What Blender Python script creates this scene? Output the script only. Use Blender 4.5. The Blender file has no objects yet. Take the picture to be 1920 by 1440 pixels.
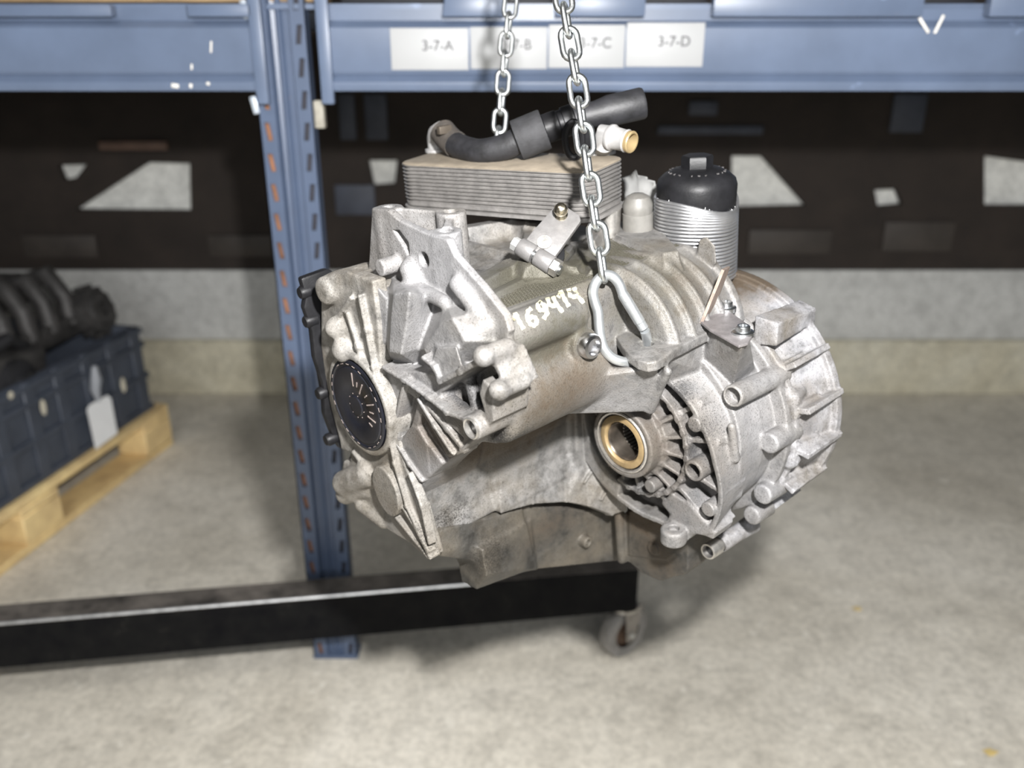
import bpy, bmesh, math, random, os
import numpy as np
from mathutils import Vector, Matrix

# ------------------------------------------------------------------ camera, light, exposure
SC = bpy.context.scene
COL = SC.collection
FPX, PITCH, CAMH = 1600.0, math.radians(21.3), 1.2
cam_d = bpy.data.cameras.new('camera')
cam_d.sensor_width = 36.0
cam_d.lens = 36.0 * FPX / 1920.0
cam_d.clip_start = 0.02
cam_d.dof.use_dof = True
cam_d.dof.focus_distance = 0.71
cam_d.dof.aperture_fstop = 4.0
cam = bpy.data.objects.new('camera', cam_d)
cam.location = (0, 0, CAMH)
cam.rotation_euler = (math.radians(90) - PITCH, 0, 0)
COL.objects.link(cam)
SC.camera = cam
SC.view_settings.view_transform = 'Standard'
SC.view_settings.look = 'None'
SC.view_settings.gamma = 1.0
SC.view_settings.use_curve_mapping = False
SC.view_settings.exposure = 0.0

world = bpy.data.worlds.new('world')
SC.world = world
world.use_nodes = True
world.node_tree.nodes['Background'].inputs[0].default_value = (0.95, 0.98, 1.0, 1)
world.node_tree.nodes['Background'].inputs[1].default_value = 0.05

def add_light(name, kind, loc, energy, size, color=(1, 1, 1), aim=None, sy=None):
    d = bpy.data.lights.new(name, kind)
    d.energy = energy
    d.color = color
    if kind == 'AREA':
        d.size = size
        if sy:
            d.shape = 'RECTANGLE'
            d.size_y = sy
    else:
        d.shadow_soft_size = size
    o = bpy.data.objects.new(name, d)
    o.location = loc
    if aim is not None:
        o.rotation_euler = (Vector(aim) - Vector(loc)).to_track_quat('-Z', 'Y').to_euler()
    COL.objects.link(o)
    return o

# hand lamp just above and to the right of the phone
add_light('hand_lamp', 'POINT', (0.10, 0.03, 1.38), 140, 0.022, (1.0, 0.99, 0.98))
# daylight of the hall: a side opening and a strip lamp
add_light('hall_light', 'AREA', (2.6, -2.2, 2.9), 26, 2.4, (0.96, 0.98, 1.0), aim=(0.2, 1.6, 0.3), sy=1.8)
add_light('strip_light', 'AREA', (-1.0, -0.9, 3.4), 38, 2.2, (1.0, 0.98, 0.94), aim=(-0.3, 0.9, 0), sy=0.8)
add_light('wall_fill_light', 'AREA', (0.4, -5.0, 1.9), 100, 3.0, (0.97, 0.99, 1.0), aim=(0, 2.5, 0.5), sy=1.8)  # added fill far behind the camera, lifts the back wall

# ------------------------------------------------------------------ helpers
def link(o, parent=None):
    COL.objects.link(o)
    if parent is not None:
        o.parent = parent
    return o

def tag(o, label=None, cat=None, group=None, kind=None):
    if label: o['label'] = label
    if cat: o['category'] = cat
    if group: o['group'] = group
    if kind: o['kind'] = kind
    return o

def empty(name, loc=(0, 0, 0), parent=None, mat=None):
    o = bpy.data.objects.new(name, None)
    o.empty_display_size = 0.05
    if mat is not None: o.matrix_world = mat
    else: o.location = loc
    return link(o, parent)

def mesh_obj(name, verts, faces, mat=None, parent=None, smooth=False, loc=None):
    me = bpy.data.meshes.new(name)
    me.from_pydata([tuple(v) for v in verts], [], [tuple(f) for f in faces])
    me.update()
    if smooth: me.shade_smooth()
    if mat is not None: me.materials.append(mat)
    o = bpy.data.objects.new(name, me)
    if loc is not None: o.location = loc
    return link(o, parent)

class MB:
    """collects solids into one mesh"""
    def __init__(self): self.bm = bmesh.new()
    def _add(self, vs, fs):
        b = [self.bm.verts.new(v) for v in vs]
        for f in fs:
            try: self.bm.faces.new([b[i] for i in f])
            except ValueError: pass
        return b
    def box(self, c, h, M=None, bev=0.0):
        t = bmesh.new()
        bmesh.ops.create_cube(t, size=2.0)
        for v in t.verts: v.co = Vector((v.co.x*h[0], v.co.y*h[1], v.co.z*h[2]))
        if bev > 0:
            bmesh.ops.bevel(t, geom=t.edges[:], offset=bev, segments=2, affect='EDGES', profile=0.5)
        for v in t.verts:
            v.co = (M @ v.co if M is not None else v.co) + Vector(c)
        self.merge(t)
        return self
    def merge(self, t):
        t.verts.index_update()
        m = {v: self.bm.verts.new(v.co) for v in t.verts}
        for f in t.faces:
            try:
                nf = self.bm.faces.new([m[v] for v in f.verts]); nf.smooth = f.smooth
            except ValueError: pass
        t.free()
    def hexa(self, p):
        """p: 8 points, bottom loop then top loop"""
        self._add(p, [(3,2,1,0),(4,5,6,7),(0,1,5,4),(1,2,6,5),(2,3,7,6),(3,0,4,7)])
        return self
    def prism(self, loop, ext, bev=0.0):
        t = bmesh.new()
        n = len(loop); e = Vector(ext)
        a = [t.verts.new(Vector(p)) for p in loop]
        b = [t.verts.new(Vector(p)+e) for p in loop]
        t.faces.new(a[::-1]); t.faces.new(b)
        for i in range(n): t.faces.new((a[i], a[(i+1)%n], b[(i+1)%n], b[i]))
        bmesh.ops.recalc_face_normals(t, faces=t.faces[:])
        if bev > 0:
            bmesh.ops.bevel(t, geom=t.edges[:], offset=bev, segments=2, affect='EDGES', profile=0.5)
        self.merge(t)
        return self
    def lathe(self, prof, M, n=32, cap=True, smooth=True):
        """prof: (radius, height) pairs along local z of M"""
        rings = []
        for r, z in prof:
            if r < 1e-7:
                rings.append([self.bm.verts.new(M @ Vector((0, 0, z)))])
            else:
                rings.append([self.bm.verts.new(M @ Vector((r*math.cos(2*math.pi*i/n), r*math.sin(2*math.pi*i/n), z))) for i in range(n)])
        for A, B in zip(rings, rings[1:]):
            for i in range(n):
                j = (i+1) % n
                if len(A) == 1 and len(B) == 1: continue
                if len(A) == 1: f = (A[0], B[j], B[i])
                elif len(B) == 1: f = (A[i], A[j], B[0])
                else: f = (A[i], A[j], B[j], B[i])
                try: self.bm.faces.new(f).smooth = smooth
                except ValueError: pass
        if cap:
            if len(rings[0]) > 1: self.bm.faces.new(rings[0][::-1])
            if len(rings[-1]) > 1: self.bm.faces.new(rings[-1])
        return self
    def tube(self, pts, rad, n=10, closed=False, caps=True):
        pts = [Vector(p) for p in pts]
        m = len(pts)
        if not isinstance(rad, (list, tuple)): rad = [rad]*m
        rings = []
        up = None
        for i in range(m):
            if closed: t = (pts[(i+1)%m]-pts[i-1]).normalized()
            else: t = (pts[min(i+1, m-1)]-pts[max(i-1, 0)]).normalized()
            if up is None:
                up = t.orthogonal().normalized()
            else:
                up = (up - t*up.dot(t)).normalized()
            s = t.cross(up)
            rings.append([self.bm.verts.new(pts[i] + (up*math.cos(2*math.pi*k/n)+s*math.sin(2*math.pi*k/n))*rad[i]) for k in range(n)])
        rng = range(m) if closed else range(m-1)
        for i in rng:
            A, B = rings[i], rings[(i+1)%m]
            off = 0
            if closed and i == m-1:
                off = min(range(n), key=lambda o: (A[0].co-B[o].co).length)
            for k in range(n):
                self.bm.faces.new((A[k], A[(k+1)%n], B[(k+1+off)%n], B[(k+off)%n])).smooth = True
        if caps and not closed:
            self.bm.faces.new(rings[0][::-1]); self.bm.faces.new(rings[-1])
        return self
    def sphere(self, c, r, M=None, n=16):
        t = bmesh.new()
        bmesh.ops.create_uvsphere(t, u_segments=n, v_segments=max(6, n//2), radius=1.0)
        for f in t.faces: f.smooth = True
        S = Vector(r) if hasattr(r, '__len__') else Vector((r, r, r))
        for v in t.verts:
            q = Vector((v.co.x*S.x, v.co.y*S.y, v.co.z*S.z))
            v.co = (M @ q if M is not None else q) + Vector(c)
        self.merge(t)
        return self
    def build(self, name, mat, parent=None, recalc=True, loc=None):
        if recalc: bmesh.ops.recalc_face_normals(self.bm, faces=self.bm.faces[:])
        me = bpy.data.meshes.new(name)
        self.bm.to_mesh(me); self.bm.free()
        me.set_sharp_from_angle(angle=math.radians(38))
        if mat is not None: me.materials.append(mat)
        o = bpy.data.objects.new(name, me)
        if loc is not None: o.location = loc
        return link(o, parent)

def frame(origin, z, x=None):
    z = Vector(z).normalized()
    x = Vector(x) if x is not None else z.orthogonal()
    x = (x - z*x.dot(z)).normalized()
    y = z.cross(x)
    M = Matrix(((x.x, y.x, z.x, 0), (x.y, y.y, z.y, 0), (x.z, y.z, z.z, 0), (0, 0, 0, 1)))
    M.translation = Vector(origin)
    return M

# sight lines of the photograph: used to work out where things stand in the room
_s, _c = math.sin(PITCH), math.cos(PITCH)
CAMP = np.array([0, 0, CAMH])
def ray(px, py):
    x = (px-960)/FPX; y = (py-720)/FPX
    return np.array([x, _c-y*_s, -y*_c-_s])
def at_depth(px, py, Z): return CAMP + ray(px, py)*Z
def at_y(px, py, Y):
    r = ray(px, py); return CAMP + r*(Y/r[1])
def at_z(px, py, z):
    r = ray(px, py); return CAMP + r*((z-CAMH)/r[2])

# ------------------------------------------------------------------ materials
def nodes_of(name):
    m = bpy.data.materials.new(name); m.use_nodes = True
    nt = m.node_tree
    return m, nt, nt.nodes['Principled BSDF']
def N(nt, t, **kw):
    n = nt.nodes.new(t)
    for k, v in kw.items():
        if k.startswith('i_'): n.inputs[k[2:].replace('_', ' ')].default_value = v
        else: setattr(n, k, v)
    return n
def noise(nt, scale, detail=4, rough=0.6, vec=None, dist=0.0):
    n = nt.nodes.new('ShaderNodeTexNoise')
    n.inputs['Scale'].default_value = scale; n.inputs['Detail'].default_value = detail
    n.inputs['Roughness'].default_value = rough; n.inputs['Distortion'].default_value = dist
    if vec is not None: nt.links.new(vec, n.inputs['Vector'])
    return n
def ramp(nt, fac, stops):
    r = nt.nodes.new('ShaderNodeValToRGB')
    e = r.color_ramp.elements
    while len(e) < len(stops): e.new(0.5)
    for el, (p, c) in zip(e, stops):
        el.position = p; el.color = (*c, 1) if len(c) == 3 else c
    nt.links.new(fac, r.inputs[0]); return r
def mixc(nt, fac, a, b, blend='MIX'):
    m = nt.nodes.new('ShaderNodeMix'); m.data_type = 'RGBA'; m.blend_type = blend
    for i, v in ((0, fac), (6, a), (7, b)):
        if hasattr(v, 'links'): nt.links.new(v, m.inputs[i])
        else: m.inputs[i].default_value = v if i == 0 else (*v, 1)
    return m.outputs[2]
def g3(v): return (v, v, v)
def objcoord(nt):
    return nt.nodes.new('ShaderNodeTexCoord').outputs['Object']
def bump(nt, b, h, strength, dist):
    n = nt.nodes.new('ShaderNodeBump')
    n.inputs['Strength'].default_value = strength; n.inputs['Distance'].default_value = dist
    nt.links.new(h, n.inputs['Height']); nt.links.new(n.outputs[0], b.inputs['Normal'])
def simple(name, col, rough=0.6, metal=0.0, var=0.25, scale=30, bmp=0.0, bscale=200, spec=0.5):
    m, nt, b = nodes_of(name)
    co = objcoord(nt)
    n = noise(nt, scale, 5, 0.65, co)
    r = ramp(nt, n.outputs[0], [(0.3, tuple(c*(1-var) for c in col)), (0.7, tuple(min(1, c*(1+var)) for c in col))])
    nt.links.new(r.outputs[0], b.inputs['Base Color'])
    b.inputs['Roughness'].default_value = rough; b.inputs['Metallic'].default_value = metal
    b.inputs['Specular IOR Level'].default_value = spec
    if bmp > 0:
        n2 = noise(nt, bscale, 3, 0.6, co); bump(nt, b, n2.outputs[0], bmp, 0.001)
    return m

def cast_mat(name, base, metal=0.55, rough=0.5, bm=0.35):
    """sand-cast aluminium; vertex colours hold grime: R brown dust and painted tunnel shade, G black oil, B olive film, A pale metal and painted light"""
    m, nt, b = nodes_of(name)
    co = objcoord(nt)
    big = noise(nt, 14, 4, 0.6, co)
    mid = noise(nt, 70, 5, 0.7, co)
    fine = noise(nt, 700, 3, 0.7, co)
    c0 = ramp(nt, mid.outputs[0], [(0.32, tuple(c*0.50 for c in base)), (0.48, base), (0.66, tuple(min(1, c*1.5) for c in base))]).outputs[0]
    at = N(nt, 'ShaderNodeVertexColor', layer_name='grime_and_shade')
    sep = nt.nodes.new('ShaderNodeSeparateColor'); nt.links.new(at.outputs[0], sep.inputs[0])
    def mask(ch, tex, lo, hi):
        a = N(nt, 'ShaderNodeMath', operation='ADD'); nt.links.new(sep.outputs[ch], a.inputs[0]); nt.links.new(tex, a.inputs[1])
        r = N(nt, 'ShaderNodeMapRange'); r.inputs[1].default_value = lo; r.inputs[2].default_value = hi
        nt.links.new(a.outputs[0], r.inputs[0]); return r.outputs[0]
    # overall light brown dust patches
    dust = N(nt, 'ShaderNodeMapRange'); dust.inputs[1].default_value = 0.42; dust.inputs[2].default_value = 0.70; dust.inputs[4].default_value = 0.8
    nt.links.new(big.outputs[0], dust.inputs[0])
    c1 = mixc(nt, dust.outputs[0], c0, (0.115, 0.098, 0.074))
    c1 = mixc(nt, mask(2, mid.outputs[0], 0.75, 1.15), c1, (0.060, 0.056, 0.042))
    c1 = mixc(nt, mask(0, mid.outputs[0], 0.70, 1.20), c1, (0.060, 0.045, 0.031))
    c1 = mixc(nt, mask(1, fine.outputs[0], 0.78, 1.10), c1, (0.008, 0.007, 0.006))
    pale = N(nt, 'ShaderNodeMath', operation='MULTIPLY'); nt.links.new(at.outputs[1], pale.inputs[0]); pale.inputs[1].default_value = 0.85
    c1 = mixc(nt, pale.outputs[0], c1, mixc(nt, mid.outputs[0], (0.15, 0.15, 0.155), (0.33, 0.328, 0.338)))
    # dark grit specks
    sp = ramp(nt, fine.outputs[0], [(0.55, g3(0)), (0.64, g3(1.0))])
    lim = N(nt, 'ShaderNodeMath', operation='MULTIPLY'); nt.links.new(sp.outputs[0], lim.inputs[0]); nt.links.new(big.outputs[0], lim.inputs[1])
    c1 = mixc(nt, lim.outputs[0], c1, (0.028, 0.023, 0.018))
    nt.links.new(c1, b.inputs['Base Color'])
    mm = N(nt, 'ShaderNodeMapRange'); mm.inputs[1].default_value = 0.0; mm.inputs[2].default_value = 0.9
    mm.inputs[3].default_value = metal; mm.inputs[4].default_value = 0.05
    nt.links.new(dust.outputs[0], mm.inputs[0]); nt.links.new(mm.outputs[0], b.inputs['Metallic'])
    b.inputs['Specular IOR Level'].default_value = 0.35
    rr = N(nt, 'ShaderNodeMapRange'); rr.inputs[3].default_value = rough-0.1; rr.inputs[4].default_value = rough+0.18
    nt.links.new(mid.outputs[0], rr.inputs[0]); nt.links.new(rr.outputs[0], b.inputs['Roughness'])
    grain = noise(nt, 260, 3, 0.65, co)
    sm = N(nt, 'ShaderNodeMath', operation='ADD'); nt.links.new(grain.outputs[0], sm.inputs[0]); nt.links.new(fine.outputs[0], sm.inputs[1])
    bump(nt, b, sm.outputs[0], bm, 0.0016)
    return m

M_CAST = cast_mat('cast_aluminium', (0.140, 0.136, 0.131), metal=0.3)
M_CASTW = cast_mat('cast_aluminium_pale', (0.215, 0.214, 0.222), metal=0.15, rough=0.6)
M_CASTC = cast_mat('cast_aluminium_cream', (0.175, 0.167, 0.154), metal=0.2, rough=0.55)
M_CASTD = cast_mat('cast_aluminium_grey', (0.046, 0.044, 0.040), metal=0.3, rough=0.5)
M_STEEL = simple('zinc_steel', (0.62, 0.64, 0.65), 0.28, 1.0, 0.18, 60)
M_STEEL2 = simple('worn_steel', (0.5, 0.48, 0.45), 0.38, 0.9, 0.3, 120, 0.2, 500)
M_BLACK = simple('black_plastic', (0.008, 0.008, 0.009), 0.45, 0.0, 0.5, 40, 0.15, 400, 0.22)
M_RUBBER = simple('black_rubber', (0.014, 0.014, 0.016), 0.55, 0.0, 0.6, 50, 0.25, 300)
M_CAPBLK = simple('black_cap_paint', (0.006, 0.0065, 0.010), 0.35, 0.0, 0.5, 40)
M_BRASS = simple('tan_seal_rubber', (0.21, 0.150, 0.075), 0.45, 0.2, 0.25, 90, 0.2, 400)
# ------------------------------------------------------------------ gearbox frame: u along the shafts, v towards the lens, w up (millimetres)
_ti, _ya = math.radians(5.0), math.radians(41.5)
GU = np.array([math.cos(_ya)*math.cos(_ti), math.sin(_ya)*math.cos(_ti), math.sin(_ti)])
GV = np.array([math.sin(_ya), -math.cos(_ya), 0.0])
GW = np.array([-math.cos(_ya)*math.sin(_ti), -math.sin(_ya)*math.sin(_ti), math.cos(_ti)])
GO = at_depth(1165, 830, 0.80)
AX = {'u': 0, 'v': 1, 'w': 2}
GB = np.stack([GU, GV, GW])
def P(ax, val, px, py):
    """point of the gearbox plane ax = val (mm) on a sight line, in u v w"""
    r = GB @ ray(px, py); o = GB @ (CAMP-GO); i = AX[ax]
    return (o + r*((val/1000.0-o[i])/r[i]))*1000.0
def PP(ax, val, pts): return [P(ax, val, *p) for p in pts]
def G(q):
    """u v w (mm) -> gearbox local metres"""
    return Vector((q[0]/1000.0, -q[1]/1000.0, q[2]/1000.0))
def GL(p):
    """world point -> u v w (mm)"""
    return (GB @ (np.asarray(p, float)-GO))*1000.0
GMAT = Matrix(((GU[0], -GV[0], GW[0], GO[0]), (GU[1], -GV[1], GW[1], GO[1]), (GU[2], -GV[2], GW[2], GO[2]), (0, 0, 0, 1)))

class Body:
    """a solid casting grown on a distance field, blended with fillets, meshed by surface nets"""
    def __init__(self, lo, hi, h):
        self.h = h; self.lo = np.array(lo, float)
        self.n = [int(math.ceil((b-a)/h))+1 for a, b in zip(lo, hi)]
        self.D = np.full(self.n, 60.0, np.float32)
        self.ax = [np.float32(self.lo[i]) + np.arange(self.n[i], dtype=np.float32)*np.float32(h) for i in range(3)]
    def _op(self, fn, bb, k, op):
        pad = max(k, 0) + 3*self.h
        s = []
        for i in range(3):
            a = int(max(0, math.floor((bb[0][i]-pad-self.lo[i])/self.h)))
            b = int(min(self.n[i], math.ceil((bb[1][i]+pad-self.lo[i])/self.h)+1))
            if b <= a: return self
            s.append(slice(a, b))
        X = self.ax[0][s[0]][:, None, None]; Y = self.ax[1][s[1]][None, :, None]; Z = self.ax[2][s[2]][None, None, :]
        d = np.asarray(fn(X, Y, Z), np.float32)
        A = self.D[s[0], s[1], s[2]]
        if op == '+':
            r = np.minimum(A, d)
            if k > 0: hh = np.maximum(k-np.abs(A-d), 0)/k; r = r - hh*hh*(k*0.25)
        else:
            d = -d
            r = np.maximum(A, d)
            if k > 0: hh = np.maximum(k-np.abs(A-d), 0)/k; r = r + hh*hh*(k*0.25)
        self.D[s[0], s[1], s[2]] = r
        return self
    def seg(self, a, b, ra, rb=None, k=6, op='+'):
        a = np.asarray(a, float); b = np.asarray(b, float); rb = ra if rb is None else rb
        d = b-a; L2 = max(float(d@d), 1e-9); m = max(ra, rb)
        def fn(X, Y, Z):
            t = np.clip(((X-a[0])*d[0]+(Y-a[1])*d[1]+(Z-a[2])*d[2])/L2, 0, 1)
            return np.sqrt((X-a[0]-t*d[0])**2+(Y-a[1]-t*d[1])**2+(Z-a[2]-t*d[2])**2) - (ra+(rb-ra)*t)
        return self._op(fn, (np.minimum(a, b)-m, np.maximum(a, b)+m), k, op)
    def path(self, pts, r, k=5, op='+'):
        for a, b in zip(pts, pts[1:]): self.seg(a, b, r, k=k, op=op)
        return self
    def ball(self, c, r, k=4, op='+'): return self.seg(c, np.asarray(c)+1e-3, r, k=k, op=op)
    def cyl(self, a, b, r, r2=None, k=5, op='+', rr=1.0):
        a = np.asarray(a, float); b = np.asarray(b, float); d = b-a; L = float(np.linalg.norm(d)); d = d/L
        r2 = r if r2 is None else r2; m = max(r, r2)
        def fn(X, Y, Z):
            x = X-a[0]; y = Y-a[1]; z = Z-a[2]
            t = x*d[0]+y*d[1]+z*d[2]
            q = np.sqrt(np.maximum(x*x+y*y+z*z-t*t, 0))
            e = q-(r+(r2-r)*np.clip(t/L, 0, 1))+rr
            f = np.maximum(-t, t-L)+rr
            return np.minimum(np.maximum(e, f), 0)+np.sqrt(np.maximum(e, 0)**2+np.maximum(f, 0)**2)-rr
        ext = m*np.sqrt(np.maximum(1-d*d, 0))
        return self._op(fn, (np.minimum(a, b)-ext, np.maximum(a, b)+ext), k, op)
    def prism(self, ax, pts, c0, c1, k=4, op='+', rr=1.0):
        """polygon on the plane ax, given as u v w points, swept from c0 to c1 along ax"""
        i = AX[ax]; o = [j for j in range(3) if j != i]
        q = np.array([[p[o[0]], p[o[1]]] for p in pts], float)
        lo = np.zeros(3); hi = np.zeros(3)
        lo[i], hi[i] = min(c0, c1), max(c0, c1)
        lo[o[0]], lo[o[1]] = q.min(0); hi[o[0]], hi[o[1]] = q.max(0)
        def fn(X, Y, Z):
            c = [X, Y, Z]
            A, B, T = c[o[0]], c[o[1]], c[i]
            d2 = None; inside = None
            n = len(q)
            for a in range(n):
                p0, p1 = q[a], q[(a+1) % n]
                e = p1-p0
                wx = A-p0[0]; wy = B-p0[1]
                t = np.clip((wx*e[0]+wy*e[1])/max(float(e@e), 1e-9), 0, 1)
                dd = (wx-e[0]*t)**2+(wy-e[1]*t)**2
                d2 = dd if d2 is None else np.minimum(d2, dd)
                if abs(e[1]) > 1e-9:
                    cr = ((p0[1] > B) != (p1[1] > B)) & (A < p0[0]+(B-p0[1])*(e[0]/e[1]))
                    inside = cr if inside is None else inside ^ cr
            s = np.where(inside, -np.sqrt(d2), np.sqrt(d2))+rr
            f = np.maximum(lo[i]-T, T-hi[i])+rr
            return np.minimum(np.maximum(s, f), 0)+np.sqrt(np.maximum(s, 0)**2+np.maximum(f, 0)**2)-rr
        return self._op(fn, (lo, hi), k, op)
    def hull(self, pts, k=5, op='+', r=0.0):
        t = bmesh.new()
        P0 = np.array(pts, float)
        for p in P0: t.verts.new(p)
        bmesh.ops.convex_hull(t, input=t.verts[:])
        t.normal_update()
        c = P0.mean(0)
        pl = []
        for f in t.faces:
            nn = np.array(f.normal)
            if np.linalg.norm(nn) < 0.5: continue
            o = float(nn @ np.array(f.verts[0].co))
            if nn @ c > o: nn, o = -nn, -o
            if not any(nn @ a > 0.9995 and abs(o-b) < 0.05 for a, b in pl): pl.append((nn, o))
        t.free()
        def fn(X, Y, Z):
            d = None
            for nn, o in pl:
                e = X*np.float32(nn[0])+Y*np.float32(nn[1])+Z*np.float32(nn[2])-np.float32(o)
                d = e if d is None else np.maximum(d, e)
            return d-r
        return self._op(fn, (P0.min(0)-r, P0.max(0)+r), k, op)
    def rib(self, pts, ext, th, k=3, op='+'):
        """thin wall: polyline swept along ext, thickness th"""
        ext = np.asarray(ext, float)
        for a, b in zip(pts, pts[1:]):
            a = np.asarray(a, float); b = np.asarray(b, float)
            n = np.cross(b-a, ext); n = n/np.linalg.norm(n)*th*0.5
            e = (b-a)/np.linalg.norm(b-a)*th*0.4
            a2, b2 = a-e, b+e
            self.hull([a2-n, a2+n, b2-n, b2+n, a2-n*1.3+ext, a2+n*1.3+ext, b2-n*1.3+ext, b2+n*1.3+ext], k=k, op=op)
        return self
    def field(self, fn, lo, hi, k=4, op='+'): return self._op(fn, (np.array(lo, float), np.array(hi, float)), k, op)
    def mesh(self):
        D = self.D
        D[0] = np.maximum(D[0], 1); D[-1] = np.maximum(D[-1], 1)
        D[:, 0] = np.maximum(D[:, 0], 1); D[:, -1] = np.maximum(D[:, -1], 1)
        D[:, :, 0] = np.maximum(D[:, :, 0], 1); D[:, :, -1] = np.maximum(D[:, :, -1], 1)
        S = D < 0
        c = np.zeros([m-1 for m in self.n], np.int8)
        for i in (0, 1):
            for j in (0, 1):
                for l in (0, 1):
                    c += S[i:i+c.shape[0], j:j+c.shape[1], l:l+c.shape[2]]
        act = (c > 0) & (c < 8)
        idx = np.argwhere(act)
        cid = np.full(act.shape, -1, np.int32); cid[act] = np.arange(len(idx), dtype=np.int32)
        I, J, K = idx.T
        acc = np.zeros((len(idx), 3), np.float32); cnt = np.zeros(len(idx), np.float32)
        for ax in range(3):
            o = [x for x in range(3) if x != ax]
            for p in (0, 1):
                for q in (0, 1):
                    off = [0, 0, 0]; off[o[0]] = p; off[o[1]] = q
                    a = D[I+off[0], J+off[1], K+off[2]]
                    off2 = off[:]; off2[ax] = 1
                    b = D[I+off2[0], J+off2[1], K+off2[2]]
                    m = (a < 0) != (b < 0)
                    t = np.where(m, a/np.where(m, a-b, 1), 0)
                    pos = np.tile(np.array(off, np.float32), (len(idx), 1)); pos[:, ax] = t
                    acc[m] += pos[m]; cnt += m
        V = (idx + acc/cnt[:, None])*self.h + self.lo
        quads = []
        for ax in range(3):
            o = [x for x in range(3) if x != ax]
            sl = [slice(None)]*3; s2 = [slice(None)]*3
            sl[ax] = slice(0, -1); s2[ax] = slice(1, None)
            A, Bq = S[tuple(sl)], S[tuple(s2)]
            e = np.argwhere(A != Bq)
            e = e[(e[:, o[0]] > 0) & (e[:, o[1]] > 0) & (e[:, o[0]] < self.n[o[0]]-1) & (e[:, o[1]] < self.n[o[1]]-1)]
            inn = A[tuple(e.T)]
            d0 = np.zeros(3, int); d0[o[0]] = 1; d1 = np.zeros(3, int); d1[o[1]] = 1
            q = np.stack([cid[tuple((e-x).T)] for x in (d0+d1, d1, 0*d0, d0)], 1)
            flip = inn if ax != 1 else ~inn
            q[~flip] = q[~flip][:, ::-1]
            quads.append(q)
        return V, np.concatenate(quads)
    def build(self, name, mat, parent, grime_and_shade=None):
        V, F = self.mesh()
        me = bpy.data.meshes.new(name)
        W = V*np.array([0.001, -0.001, 0.001]); F = F[:, ::-1]
        me.vertices.add(len(W)); me.vertices.foreach_set('co', W.astype(np.float32).ravel())
        me.loops.add(F.size); me.loops.foreach_set('vertex_index', np.ascontiguousarray(F).astype(np.int32).ravel())
        me.polygons.add(len(F)); me.polygons.foreach_set('loop_start', np.arange(0, F.size, 4, dtype=np.int32))
        me.update(calc_edges=True)
        me.shade_smooth()
        C = np.zeros((len(V), 4), np.float32)
        for ch, c, r, s in (grime_and_shade or []):
            dd = ((V-np.asarray(c))/np.asarray(r, float))**2
            C[:, ch] = np.maximum(C[:, ch], s*np.exp(-dd.sum(1)))
        at = me.attributes.new('grime_and_shade', 'FLOAT_COLOR', 'POINT')
        at.data.foreach_set('color', C.ravel())
        me.materials.append(mat)
        o = bpy.data.objects.new(name, me)
        self.D = None
        return link(o, parent)

HB = 1.1
GEAR = empty('gearbox', mat=GMAT)
tag(GEAR, 'grimy aluminium gearbox hanging from chains in front of the rack', 'gearbox')
U_, V_, W_ = np.eye(3)

# ---- main case
def rim_radius(th):
    a = np.radians([-180, -100, -75, -59, -38, -18, 2, 20, 38, 59, 90, 130, 180])
    r = np.array([84, 84, 88, 96, 111, 102, 90, 85, 82, 78, 72, 72, 84], float)
    return np.interp(th, a, r)
def drum_r(X, Y, Z):
    th = np.arctan2(Z, Y); R0 = rim_radius(th)+3.5
    t = np.clip((X-18)/60.0, 0, 1)
    return R0+(100-R0)*t

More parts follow.
